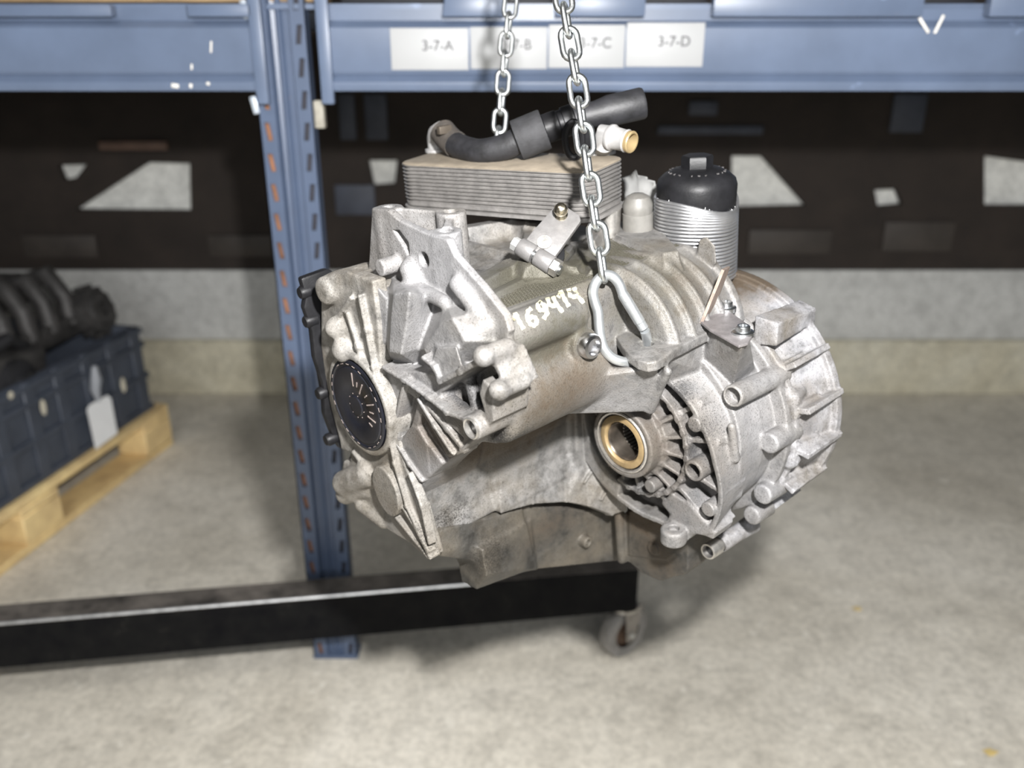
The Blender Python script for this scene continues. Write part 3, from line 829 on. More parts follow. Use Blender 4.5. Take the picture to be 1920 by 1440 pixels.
# knurled floors
def knurl(name, u0, u1, v0, v1, w):
    p = 3.3; vs, fs = [], []
    nu, nv = int((u1-u0)/p), int((v1-v0)/p)
    for i in range(nu):
        for j in range(nv):
            a = u0+i*p+(p*0.5 if j % 2 else 0); b = v0+j*p; k = len(vs)
            g = 0.35
            for x, y, z in ((g, g, 0), (p-g, g, 0), (p-g, p-g, 0), (g, p-g, 0)): vs.append(G((a+x, b+y, w-0.9)))
            for x, y in ((0.9, 0.9), (p-0.9, 0.9), (p-0.9, p-0.9), (0.9, p-0.9)): vs.append(G((a+x, b+y, w+0.5)))
            fs += [(k+4, k+5, k+6, k+7)[::-1]] + [(k+x, k+(x+1) % 4, k+4+(x+1) % 4, k+4+x)[::-1] for x in range(4)]
    o = mesh_obj(name, vs, fs, M_CAST, GEAR)
    tag(o, kind='stuff')
    at = o.data.attributes.new('grime_and_shade', 'FLOAT_COLOR', 'POINT')
    at.data.foreach_set('color', np.tile(np.array([0.1, 0.0, 0.72, 0], np.float32), (len(vs), 1)).ravel())
knurl('knurled_pad', -142, -8, -64, -9, 165.6)
knurl('knurled_pad', -2, 98, -100, -10, 165.6)

# hand painted number on the ridge, laid on the casting
def paint_number():
    S = {'1': [[(0, .62), (.28, .80), (.42, .98), (.46, .5), (.62, 0)]],
         '6': [[(.80, 1), (.42, .86), (.15, .5), (.22, .14), (.52, .0), (.85, .16), (.82, .42), (.52, .52), (.24, .40)]],
         '9': [[(.80, .72), (.50, .98), (.18, .80), (.25, .55), (.60, .50), (.82, .75), (.78, .30), (.30, 0)]],
         '4': [[(.15, 1), (.10, .55), (.45, .42), (.85, .55)], [(.62, 1), (.66, .5), (.95, 0)]]}
    spots = [('1', 957, 595), ('6', 979, 588), ('9', 1001, 575), ('4', 1023, 565), ('1', 1042, 553), ('4', 1062, 548)]
    root = None
    mat = simple('cream_paint', (0.42, 0.39, 0.27), 0.6, 0, 0.08, 60)
    for ch, px, py in spots:
        m = MB()
        for st in S[ch]:
            pts = []
            for (x0, y0), (x1, y1) in zip(st, st[1:]):
                for k in range(5):
                    t = k/5; pts.append((x0+(x1-x0)*t, y0+(y1-y0)*t))
            pts.append(st[-1])
            L, R = [], []
            n = len(pts)
            for i, (x, y) in enumerate(pts):
                # letter axes lean with the ridge
                ex, ey = (22, -4.5), (-8, -33)
                X = px+x*ex[0]-y*ey[0]*-1*0+y*ey[0]*0.0; Y = py+x*ex[1]
                X = px+x*ex[0]+(1-y)*11; Y = py+x*ex[1]+(1-y)*31-6
                a = pts[max(i-1, 0)]; b = pts[min(i+1, n-1)]
                dx = (b[0]-a[0])*22-(b[1]-a[1])*11; dy = (b[0]-a[0])*-4.5-(b[1]-a[1])*31
                l = math.hypot(dx, dy) or 1
                w = 3.9+0.8*math.sin(i*1.7)
                p0, n0 = hit(X-dy/l*w, Y+dx/l*w); p1, n1 = hit(X+dy/l*w, Y-dx/l*w)
                if p0 is None or p1 is None: continue
                L.append(p0+n0*0.0004); R.append(p1+n1*0.0004)
            vL = [m.bm.verts.new(p) for p in L]; vR = [m.bm.verts.new(p) for p in R]
            for i in range(len(vL)-1):
                if (L[i]-L[i+1]).length < 0.02: m.bm.faces.new((vL[i], vL[i+1], vR[i+1], vR[i]))
        o = m.build('painted_digit', mat, CASE)
paint_number()

# small steel things on the case
def hexbolt(name, M, r, h, mat, parent, socket=True, washer=True):
    m = MB()
    if washer: m.lathe([(r*1.35, 0), (r*1.35, h*0.25), (r*1.2, h*0.32), (0, h*0.32)], M, 24, cap=False)
    m.lathe([(r, 0), (r, h*0.85), (r*0.88, h), (r*0.5, h), (r*0.5, h*0.5), (0, h*0.5)] if socket else [(r, 0), (r, h*0.88), (r*0.86, h), (0, h)], M, 6 if not socket else 20, cap=False, smooth=socket)
    return m.build(name, mat, parent)
q = P('v', 20, 1098, 646)
m = MB().lathe([(0.0095, -0.004), (0.0105, 0.0), (0.0108, 0.006), (0.0098, 0.009), (0.0072, 0.0095), (0.0062, 0.006), (0, 0.006)], frame(G(q), LV), 32, cap=False)
m.build('drain_plug', simple('bright_steel', (0.55, 0.55, 0.56), 0.22, 1.0, 0.15), GEAR)
q = P('u', -184, 884, 803)
MB().lathe([(0.0088, 0.012), (0.0088, -0.001), (0.0080, -0.0016), (0.0070, -0.001), (0.0070, 0.014)], frame(G(q), LU), 28, cap=False).build('dowel_sleeve', M_STEEL2, GEAR)
MB().lathe([(0.0071, 0.004), (0, 0.004)], frame(G(q), LU), 24, cap=False).build('sleeve_bore_shade', M_BLACK, GEAR)  # black disc painted in as the dark inside the sleeve
# long steel bolt in its sleeve under the drum
a, b = P('v', 60, 1328, 1034), P('v', 60, 1405, 985)
ax = (G(b)-G(a)).normalized()
m = MB().lathe([(0.0060, 0.006), (0.0062, 0.004), (0.0066, -0.001), (0.0080, -0.001), (0.0084, 0.0005), (0.0084, 0.014), (0.0070, 0.0145), (0.0070, 0.020)], frame(G(a), ax), 24, cap=False)
lb = m.build('long_bolt', M_STEEL2, GEAR)
MB().lathe([(0.0062, 0.0045), (0, 0.0045)], frame(G(a), ax), 24, cap=False).build('bolt_recess_shade', M_BLACK, lb)  # black disc standing in for shade down the recess
MB().lathe([(0.0078, 0.018), (0.0088, 0.0195), (0.0086, 0.048), (0.0100, 0.075), (0, 0.0755)], frame(G(a), ax), 24, cap=False).build('bolt_sleeve', M_CASTW, GEAR)

# bent bracket with two bolts on the drum
def bracket():
    z = 117
    c = [P('w', z, *p) for p in ((1312, 607), (1345, 572), (1402, 613), (1412, 632), (1402, 648), (1385, 653), (1330, 622))]
    m = MB(); m.prism([G(p) for p in c], G((0, 0, 2.6)), 0.0006)
    br = m.build('bracket', simple('bracket_steel', (0.22, 0.205, 0.205), 0.5, 0.6, 0.3, 90, 0.2), GEAR)
    a, b = G(P('w', z+1, 1312, 606)), G(P('w', z+1, 1332, 584))
    up0, up1 = LZ(1353, 505, 0.725), LZ(1364, 499, 0.765)
    t = (b-a).cross(up0-a).normalized()*0.0026
    m = MB(); m.hexa([a, b, b+t, a+t, up0, up1, up1+t, up0+t])
    m.build('bracket_wing', simple('bracket_rusty', (0.22, 0.17, 0.14), 0.6, 0.4, 0.4, 120, 0.3), br)
    for px, py in ((1361, 579), (1393, 625)):
        M = frame(LP('w', z+2.6, px, py), LW)
        b = MB().lathe([(0.0092, -0.002), (0.0092, 0.0018), (0.0080, 0.0026), (0.0062, 0.0028), (0.0058, 0.0062), (0.0050, 0.0070), (0.0034, 0.0070), (0.0030, 0.0045), (0, 0.0045)], M, 24, cap=False)
        b.build('bracket_bolt', M_STEEL, br)
bracket()

# selector lever with its clamp, nut and ball stud
def lever():
    w = 186
    o = LP('w', w, 1010, 476)
    tip = LZ(1058, 414, 0.736)
    ex = (tip-o).normalized()      # towards the ball stud
    ez = (CAM_L-o).normalized()*0.8+LW*0.6; ez = (ez-ex*ez.dot(ex)).normalized(); ey = ez.cross(ex)
    def K(x, y, z): return o + (ex*x+ey*y+ez*z)*0.001
    s = (tip-o).length*1000
    root = empty('selector_lever', parent=GEAR, loc=(0, 0, 0))
    M = frame(K(6, 0, -8), ez)
    MB().lathe([(0.0175, -0.006), (0.0185, -0.004), (0.0185, -0.001), (0.014, 0.0), (0, 0.0)], M, 32, cap=False).build('shaft_boot', M_BLACK, root)
    st = simple('lever_steel', (0.15, 0.145, 0.142), 0.42, 0.3, 0.15, 150, 0.15, 600)
    pl = MB().prism([K(x, y, 0) for x, y in ((-4, -15), (12, -15), (s+5, -14), (s+9, -10), (s+10, 9), (s+6, 13), (12, 15), (-4, 15))], ez*0.006, 0.001).build('lever_plate', st, root)
    cl = MB()
    for y0, y1 in ((2.0, 17.0), (-17, -1.0)):
        cl.lathe([(0.0, y0*0.001), (0.0075, y0*0.001), (0.0082, y0*0.001+0.001), (0.0082, y1*0.001-0.001), (0.0075, y1*0.001), (0, y1*0.001)], frame(K(-4, 0, 2.5), ey), 24, cap=False)
    cl.build('clamp', st, root)
    MB().lathe([(0, -0.026), (0.0042, -0.026), (0.0042, 0.024), (0, 0.024)], frame(K(-4, 0, 2.5), ey), 16, cap=False).build('clamp_bolt', M_STEEL, root)
    MB().lathe([(0.0078, -0.0235), (0.0078, -0.0175), (0, -0.0175)], frame(K(-4, 0, 2.5), ey), 6, smooth=False).build('clamp_nut', M_STEEL2, root)
    MB().lathe([(0.0060, 0.0175), (0.0060, 0.0235), (0, 0.0235)], frame(K(-4, 0, 2.5), ey), 6, smooth=False).build('bolt_head', simple('white_bolt_head', (0.25, 0.25, 0.245), 0.5), root)
    MB().lathe([(0.0060, 0.0), (0.0065, 0.0004), (0.0065, 0.0012), (0, 0.0012)], frame(K(9, 0, 6), ez), 20, cap=False).build('shaft_end', M_STEEL2, root)
    gold = simple('gilt_steel', (0.62, 0.55, 0.42), 0.25, 1.0, 0.2)
    sp = MB(); sp.lathe([(0.0055, 0), (0.0058, 0.002), (0.0034, 0.0045), (0.0034, 0.008)], frame(K(s, 3, 6), ez), 20)
    sp.sphere(K(s, 3, 15), 0.0062); sp.build('ball_stud', gold, root)
lever()

# plate oil cooler on top
def cooler():
    W0, WT = 195.0, 238.0
    A, B, C = P('w', W0, 748, 386), P('w', W0, 1108, 414), P('w', W0, 1166, 386)
    e1 = (B-A)/np.linalg.norm(B-A); L = np.linalg.norm(B-A)
    e2 = np.array([e1[1], -e1[0], 0]); Dp = 84.0
    def rr(ins, w, n=7, r=20):
        out = []
        for cx, cy, a0 in ((L-r, Dp-r, 0), (r, Dp-r, 90), (r, r, 180), (L-r, r, 270)):
            for k in range(n):
                a = math.radians(a0+90*k/(n-1))
                q = A+e1*(cx+(r-ins)*math.cos(a))+e2*(cy+(r-ins)*math.sin(a))
                out.append(G((q[0], q[1], w)))
        return out
    root = empty('oil_cooler', parent=GEAR)
    mat = simple('cooler_aluminium', (0.195, 0.186, 0.178), 0.45, 0.3, 0.25, 90, 0.35, 500)
    def loft(name, levels, mat):
        m = MB(); rings = [[m.bm.verts.new(p) for p in rr(i, w)] for i, w in levels]
        n = len(rings[0])
        for X, Y in zip(rings, rings[1:]):
            for k in range(n): m.bm.faces.new((X[k], X[(k+1) % n], Y[(k+1) % n], Y[k]))
        m.bm.faces.new(rings[0][::-1]); m.bm.faces.new(rings[-1])
        return m.build(name, mat, root)
    loft('base_plate', [(-1.5, W0-3), (-1.5, W0), (3, W0+0.1)], mat)
    n = 10; st = (WT-W0-6)/n
    for i in range(n):
        w = W0+5+i*st
        loft('cooler_plate', [(3.2, w), (2.6, w+st*0.55), (0.2, w+st*0.80), (0.0, w+st*0.97), (0.8, w+st)], mat)
    loft('lower_plate', [(3.0, W0), (1.0, W0+1.5), (0.6, W0+5), (3.2, W0+5.2)], mat)
    top = simple('cooler_top_dusty', (0.23, 0.195, 0.15), 0.6, 0.1, 0.22, 60, 0.25)
    loft('top_plate', [(0.8, WT-1), (0.4, WT-0.2), (2, WT+0.6)], top)
    white = simple('white_nozzle', (0.29, 0.285, 0.28), 0.5, 0.15, 0.12, 60, 0.15)
    # left elbow, hidden inside the hose
    ZL = float(np.linalg.norm(1))
    def onT(px, py): return LP('w', WT, px, py)
    a = onT(820, 284)
    el = MB(); el.lathe([(0.013, 0), (0.013, 0.003), (0.010, 0.004), (0.0095, 0.010)], frame(a, LW), 24)
    el.tube([a+LW*0.006, a+LW*0.014, LZ(820, 250, .908), LZ(826, 245, .904), LZ(840, 252, .895)], 0.0100, 16)
    el.build('left_nozzle', white, root)
    # right elbow with its open end
    b = onT(1128, 288)
    tip = LZ(1186, 267, 0.800); mid = LZ(1133, 254, 0.818)
    d = (tip-mid).normalized()
    el = MB(); el.lathe([(0.014, 0), (0.014, 0.003), (0.0105, 0.004), (0.0105, 0.012)], frame(b, LW), 24)
    el.tube([b+LW*0.006, mid-LW*0.006, mid, mid+d*0.012], 0.0108, 18)
    el.lathe([(0.0112, 0.006), (0.0122, 0.008), (0.0122, 0.010), (0.0106, 0.012), (0.0100, 0.024), (0.0108, 0.026), (0.0100, 0.028)], frame(mid, d), 24, cap=False)
    nz = el.build('right_nozzle', white, root)
    MB().lathe([(0.0100, 0.027), (0.0104, 0.0315), (0.0097, 0.0325), (0.0082, 0.0325), (0.0080, 0.014), (0, 0.014)], frame(mid, d), 24, cap=False).build('nozzle_mouth', simple('tan_nozzle_mouth', (0.28, 0.21, 0.11), 0.4, 0.3), nz)
    # retaining bolts
    hexbolt('cooler_bolt', frame(LP('w', W0-2, 787, 388), LW), 0.0062, 0.007, M_STEEL, root, socket=True)
    hexbolt('cooler_bolt', frame(LP('w', W0-5, 1112, 408), LW), 0.0062, 0.014, M_STEEL2, root, socket=False)
    # feet that carry it on the case
    for px, py, h in ((787, 396, 24), (1100, 416, 26), (950, 408, 24)):
        q = P('w', W0-3, px, py)+e2*50
        MB().lathe([(0.011, 0), (0.009, -h*0.001-0.01)], frame(G(q), LW), 20).build('cooler_foot', M_STEEL2, root)
cooler()

# coolant hose
def hose():
    root = empty('coolant_hose', parent=GEAR)
    pts = [(832, 250, .898), (842, 262, .890), (858, 273, .880), (878, 281, .866), (906, 285, .851), (945, 276, .843), (975, 262, .838), (1010, 246, .835)]
    def spl(pts, n=4):
        V = [LZ(*p) for p in pts]; out = []
        for i in range(len(V)-1):
            p0, p1, p2, p3 = V[max(i-1, 0)], V[i], V[i+1], V[min(i+2, len(V)-1)]
            for k in range(n):
                t = k/n
                out.append(0.5*((2*p1)+(p2-p0)*t+(2*p0-5*p1+4*p2-p3)*t*t+(3*p1-p0-3*p2+p3)*t**3))
        out.append(V[-1]); return out
    MB().tube(spl(pts), 0.0128, 20).build('hose_bend', M_RUBBER, root)
    MB().tube(spl([(830, 247, .899), (842, 261, .891), (855, 271, .883)], 3), 0.0139, 20).build('hose_cuff', simple('dusty_rubber', (0.05, 0.043, 0.037), 0.7, 0, 0.4, 60, 0.3), root)
    cl = MB(); cl.box(LZ(833, 243, .875), (0.008, 0.003, 0.004), None, 0.001); cl.build('spring_clip', simple('clip_steel', (0.12, 0.10, 0.08), 0.5, 0.6), root)
    a, b = LZ(968, 264, .838), LZ(1022, 242, .834)
    d = (b-a).normalized()
    MB().lathe([(0.0135, 0), (0.0195, 0.0006), (0.0198, 0.002), (0.0198, (b-a).length-0.002), (0.0192, (b-a).length), (0.0135, (b-a).length)], frame(a, d), 28, cap=False).build('foam_sleeve', simple('foam_sleeve', (0.020, 0.020, 0.022), 0.75, 0, 0.4, 80, 0.3, 500), root)
    a, b = LZ(1020, 243, .834), LZ(1078, 222, .832)
    d = (b-a).normalized(); l = (b-a).length
    m = MB().lathe([(0.0125, 0), (0.0142, 0.001), (0.0142, l*0.45), (0.0128, l*0.5), (0.0128, l*0.62), (0.0145, l*0.64), (0.0145, l*0.95), (0.012, l)], frame(a, d), 28)
    m.build('connector', M_BLACK, root)
    a, b = LZ(1072, 224, .832), LZ(1207, 193, .832)
    d = (b-a).normalized(); l = (b-a).length
    MB().lathe([(0.0120, 0), (0.0124, l*0.1), (0.0124, l*0.35), (0.0150, l*0.52), (0.0152, l*0.97), (0.0142, l), (0.0118, l), (0.0115, l*0.8)], frame(a, d), 28, cap=False).build('hose_end', M_RUBBER, root)
    # loose black ring clip hanging from the connector
    c = LZ(1076, 262, .812)
    ring = [c+LW*0.0165*math.sin(t)+(LU*0.55+LV*0.6).normalized()*0.0085*math.cos(t) for t in np.linspace(0, 2*math.pi, 24, endpoint=False)]
    MB().tube(ring, 0.0032, 8, closed=True).build('ring_clip', M_BLACK, root)
    MB().box(LZ(1102, 258, .812), (0.006, 0.004, 0.008), None, 0.001).build('clip_tab', M_BLACK, root)
hose()

# wire-wound oil filter with its black screw cap
def oil_filter():
    root = empty('oil_filter', parent=GEAR)
    up = Vector((0.0, 0, 1))
    base = G(P('v', -30, 1303, 515)); topp = G(P('v', -30, 1303, 352))
    ax = (topp-base); Lh = ax.length; ax = LW
    base = G(P('v', -30, 1302, 512)); M = frame(base, LW, LU)
    n = 23; R = 0.0400
    mat = simple('bright_wire', (0.52, 0.52, 0.53), 0.32, 0.9, 0.15, 60)
    Hh = 0.0800
    core = MB().lathe([(R-0.003, -0.01), (R-0.003, Hh-0.002)], M, 40).build('filter_body', simple('dark_filter_body', (0.03, 0.03, 0.032), 0.5, 0.3), root)
    def dip(t, z):
        f = max(0.0, (z/Hh-0.60)/0.40)
        # the upper turns have slipped: they sag at the front right and climb at the sides
        return 0.0010*math.sin(2*t+1)+f*f*(0.010*math.cos(t-1.0)+0.005*math.cos(2*t-0.6))
    for i in range(n):
        z = Hh*(i+0.5)/n
        pts = []
        for k in range(48):
            t = 2*math.pi*k/48
            pts.append(M @ Vector(((R-0.0012*i/n)*math.cos(t), (R-0.0012*i/n)*math.sin(t), z+dip(t, z))))
        MB().tube(pts, 0.00150, 8, closed=True).build('wire_turn', mat, core)
    # frayed film at the top of the winding
    m = MB(); rnd = random.Random(4)
    for k in range(46):
        t = rnd.uniform(0, 2*math.pi); z = Hh-0.003+dip(t, Hh*0.96)
        p = M @ Vector(((R-0.001)*math.cos(t), (R-0.001)*math.sin(t), z))
        q = M @ Vector(((R-0.002)*math.cos(t+rnd.uniform(-.08, .08)), (R-0.002)*math.sin(t+rnd.uniform(-.08, .08)), z+rnd.uniform(0.001, 0.004)))
        m.tube([p, q], [0.0005, 0.0001], 4)
    tag(m.build('frayed_fibre', simple('white_fibre', (0.8, 0.8, 0.8), 0.6), core), kind='stuff')
    zc = Hh-0.010
    cap = MB().lathe([(R-0.0035, zc-0.006), (R-0.0022, zc+0.004), (R-0.0018, zc+0.018), (R-0.0035, zc+0.024), (R-0.009, zc+0.029), (R-0.018, zc+0.0335), (0.016, zc+0.035), (0, zc+0.035)], M, 48, cap=False).build('filter_cap', M_BLACK, root)
    MB().lathe([(0.0150, zc+0.033), (0.0150, zc+0.0445), (0.0138, zc+0.046), (0.0, zc+0.046)], frame(M.translation, LW, Vector((0.35, 1, 0))), 6, cap=False, smooth=False).build('cap_hexagon', M_BLACK, cap)
    g = MB()
    for i in range(26):
        t = 2*math.pi*(i/26.0)
        if i % 9 in (0, 5): continue
        p = M @ Vector(((R-0.0135)*math.cos(t), (R-0.0135)*math.sin(t), zc+0.0316))
        g.box(p, (0.0012, 0.0005, 0.0006), M.to_3x3() @ Matrix.Rotation(t+1.2*(i % 3), 3, 'Z'))
    g.build('cap_lettering', simple('grey_moulding', (0.05, 0.047, 0.047), 0.6), cap)
    MB().lathe([(R-0.001, -0.012), (R-0.001, 0.0005), (R-0.004, 0.001)], M, 40).build('filter_flange', M_BLACK, root)
    MB().lathe([(R-0.004, -0.05), (R-0.004, -0.010)], M, 40).build('filter_neck', M_CASTD, root)
oil_filter()

# breather stub and crumpled film between cooler and filter
def breather():
    root = empty('breather', parent=GEAR)
    c = LZ(1196, 441, .84)
    M = frame(c, LW)
    m = simple('grey_plastic', (0.12, 0.115, 0.105), 0.5, 0, 0.2, 60)
    MB().lathe([(0.0150, -0.04), (0.0150, 0.022), (0.0140, 0.0225), (0.0145, 0.026), (0.0145, 0.031), (0.0115, 0.038), (0.006, 0.041), (0, 0.041)], M, 28).build('breather_stub', m, root)
    vs, fs = [], []
    rnd = random.Random(8); nx, ny = 9, 7
    a, b, c2, d = LZ(1168, 330, .92), LZ(1238, 358, .88), LZ(1236, 432, .88), LZ(1170, 420, .90)
    for j in range(ny):
        for i in range(nx):
            s, t = i/(nx-1), j/(ny-1)
            p = (a*(1-s)+b*s)*(1-t)+(d*(1-s)+c2*s)*t
            vs.append(p+Vector((rnd.uniform(-1, 1), rnd.uniform(-1, 1), rnd.uniform(-1, 1)))*0.004+LW*0.012*math.sin(s*3.1))
    for j in range(ny-1):
        for i in range(nx-1): fs.append((j*nx+i, j*nx+i+1, (j+1)*nx+i+1, (j+1)*nx+i))
    mat, nt, bs = nodes_of('clear_film')
    bs.inputs['Base Color'].default_value = (0.45, 0.45, 0.44, 1); bs.inputs['Roughness'].default_value = 0.25
    bs.inputs['Transmission Weight'].default_value = 0.55; bs.inputs['IOR'].default_value = 1.2
    o = mesh_obj('plastic_film', vs, fs, mat, root, smooth=True)
    md = o.modifiers.new('thick', 'SOLIDIFY'); md.thickness = 0.0006
breather()
# ------------------------------------------------------------------ chains and carabiner
def link_mesh(name, pitch, width, r, n=10):
    """one oval link along local z, in the local xz plane, seam on one leg"""
    m = MB(); a = width/2-r; h = pitch/2+r-a-0.0
    pts = []
    for k in range(9):
        t = math.pi*k/8; pts.append((a*math.cos(t), 0, h+a*math.sin(t)))
    for k in range(9):
        t = math.pi+math.pi*k/8; pts.append((a*math.cos(t), 0, -h+a*math.sin(t)))
    m.tube(pts, r, n, closed=True)
    me = bpy.data.meshes.new(name); bmesh.ops.recalc_face_normals(m.bm, faces=m.bm.faces[:]); m.bm.to_mesh(me); m.bm.free()
    return me
M_CHAIN = simple('galvanised_chain', (0.60, 0.62, 0.62), 0.33, 1.0, 0.22, 120, 0.15, 700)
def chain(name, label, pts, pitch, width, r, turn):
    """pts: list of world centres; links alternate by a quarter turn"""
    root = empty(name, loc=tuple(pts[0]))
    tag(root, label, 'chain')
    me = link_mesh('link', pitch, width, r); me.materials.append(M_CHAIN)
    for i, p in enumerate(pts):
        d = Vector(pts[min(i+1, len(pts)-1)])-Vector(pts[max(i-1, 0)])
        side = Vector((1, 0.12, 0)) if i % 2 == turn else Vector((0.25, 1, 0))
        M = frame(Vector(p)-Vector(pts[0]), d, side)
        o = bpy.data.objects.new('link', me); o.matrix_local = M
        link(o, root)
    return root
# front chain: from the carabiner up out of the frame
fc = []
path = [(1129, 497), (1122, 447), (1114, 400), (1108, 355), (1101, 306), (1096, 261), (1090, 215), (1084, 171), (1077, 126), (1069, 82), (1062, 38), (1056, -6), (1050, -50), (1044, -94)]
for i, (px, py) in enumerate(path):
    fc.append(tuple(at_depth(px, py, 0.706+0.0010*i)))
chain('lifting_chain', 'near galvanised chain in sharp focus hooked to the carabiner', fc, 0.0217, 0.0192, 0.0026, 1)
rc = []
path = [(932, 292), (934, 262), (937, 227), (940, 191), (943, 155), (946, 119), (949, 83), (953, 47), (957, 11), (961, -25), (965, -61)]
for i, (px, py) in enumerate(path): rc.append(tuple(at_depth(px, py, 0.985)))
chain('lifting_chain', 'far galvanised chain dropping behind the oil cooler', rc, 0.0222, 0.0192, 0.0026, 0)

def carabiner():
    # snap hook through the lifting eye
    cl = [(1168, 552, .713), (1160, 531, .711), (1146, 517, .709), (1131, 517, .707), (1118, 529, .706), (1112, 547, .706), (1115, 566, .707), (1121, 584, .708), (1123, 606, .709), (1126, 632, .710), (1133, 654, .711), (1147, 670, .713), (1167, 678, .716), (1188, 678, .722), (1203, 672, .732), (1212, 658, .738), (1214, 642, .733), (1209, 620, .724)]
    W = [Vector(at_depth(*p)) for p in cl]
    def spl(V, n=5):
        out = []
        for i in range(len(V)-1):
            p0, p1, p2, p3 = V[max(i-1, 0)], V[i], V[i+1], V[min(i+2, len(V)-1)]
            for k in range(n):
                t = k/n
                out.append(0.5*((2*p1)+(p2-p0)*t+(2*p0-5*p1+4*p2-p3)*t*t+(3*p1-p0-3*p2+p3)*t**3))
        out.append(V[-1]); return out
    base = W[9]
    root = empty('carabiner', loc=tuple(base))
    tag(root, 'zinc plated snap hook carabiner through the lifting eye of the gearbox', 'carabiner')
    mt = simple('zinc_plate', (0.50, 0.52, 0.53), 0.36, 0.85, 0.12, 90, 0.08, 500)
    MB().tube([p-base for p in spl(W)], 0.0043, 16).build('body', mt, root)
    g0, g1 = Vector(at_depth(1168, 552, .713)), Vector(at_depth(1206, 614, .723))
    d = (g1-g0).normalized(); L = (g1-g0).length
    MB().lathe([(0, -0.001), (0.0044, -0.001), (0.0048, 0.0005), (0.0048, L-0.006), (0.0044, L-0.0055), (0.0044, L+0.001), (0, L+0.001)], frame(g0-base, d), 20, cap=False).build('gate', mt, root)
    side = (Vector(CAMP)-g0).normalized()
    MB().lathe([(0.0017, -0.0052), (0.0017, 0.0052), (0, 0.0056)], frame(g0-base+d*0.006, side), 14).build('hinge_pin', M_STEEL2, root)
carabiner()
# ------------------------------------------------------------------ the hall: floor, walls
def concrete(name, cols, scale=1.6, rough=0.75, bm=0.25, spots=True):
    m, nt, b = nodes_of(name)
    co = objcoord(nt)
    a = noise(nt, scale, 6, 0.62, co, 0.6); f = noise(nt, scale*9, 5, 0.7, co, 0.3); g = noise(nt, 90, 3, 0.6, co)
    c = ramp(nt, a.outputs[0], [(0.30, cols[0]), (0.5, cols[1]), (0.68, cols[2])]).outputs[0]
    f3 = noise(nt, scale*38, 4, 0.7, co); f2 = ramp(nt, f.outputs[0], [(0.33, g3(0.82)), (0.5, g3(1.0)), (0.7, g3(1.12))]).outputs[0]
    f2 = mixc(nt, 1.0, f2, ramp(nt, f3.outputs[0], [(0.35, g3(0.84)), (0.5, g3(1.0)), (0.66, g3(1.14))]).outputs[0], 'MULTIPLY')
    c = mixc(nt, 1.0, c, f2, 'MULTIPLY')
    if spots:
        v = noise(nt, 19, 2, 0.5, co); s = ramp(nt, v.outputs[0], [(0.66, g3(0)), (0.72, g3(0.55))])
        c = mixc(nt, s.outputs[0], c, cols[3])
    nt.links.new(c, b.inputs['Base Color'])
    b.inputs['Roughness'].default_value = rough
    bump(nt, b, g.outputs[0], bm, 0.002)
    return m
M_FLOOR = concrete('floor_concrete', [(0.50, 0.462, 0.39), (0.61, 0.57, 0.49), (0.71, 0.67, 0.59), (0.80, 0.76, 0.67)])
M_PLINTH = concrete('plinth_concrete', [(0.50, 0.50, 0.48), (0.56, 0.56, 0.54), (0.62, 0.62, 0.60), (0.64, 0.64, 0.62)], 2.2)
M_CURB = concrete('curb_concrete', [(0.46, 0.42, 0.31), (0.56, 0.52, 0.40), (0.62, 0.59, 0.48), (0.42, 0.38, 0.29)], 2.6)
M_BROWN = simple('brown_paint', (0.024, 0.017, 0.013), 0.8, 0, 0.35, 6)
M_PALE = concrete('pale_wall', [(0.74, 0.74, 0.70), (0.8, 0.8, 0.76), (0.84, 0.84, 0.80), (0.8, 0.8, 0.76)], 2.0, spots=False)

def struct(o): o['kind'] = 'structure'; return o
struct(MB().box((0, 0.5, -0.05), (5, 4.2, 0.05)).build('floor', M_FLOOR))
YW = 2.97
struct(MB().box((0, YW+0.25, 0.105), (5, 0.25, 0.105), None, 0.006).build('trim_1', M_CURB))
struct(MB().box((0, YW+0.27, 0.34), (5, 0.25, 0.130), None, 0.004).build('trim_2', M_PLINTH))
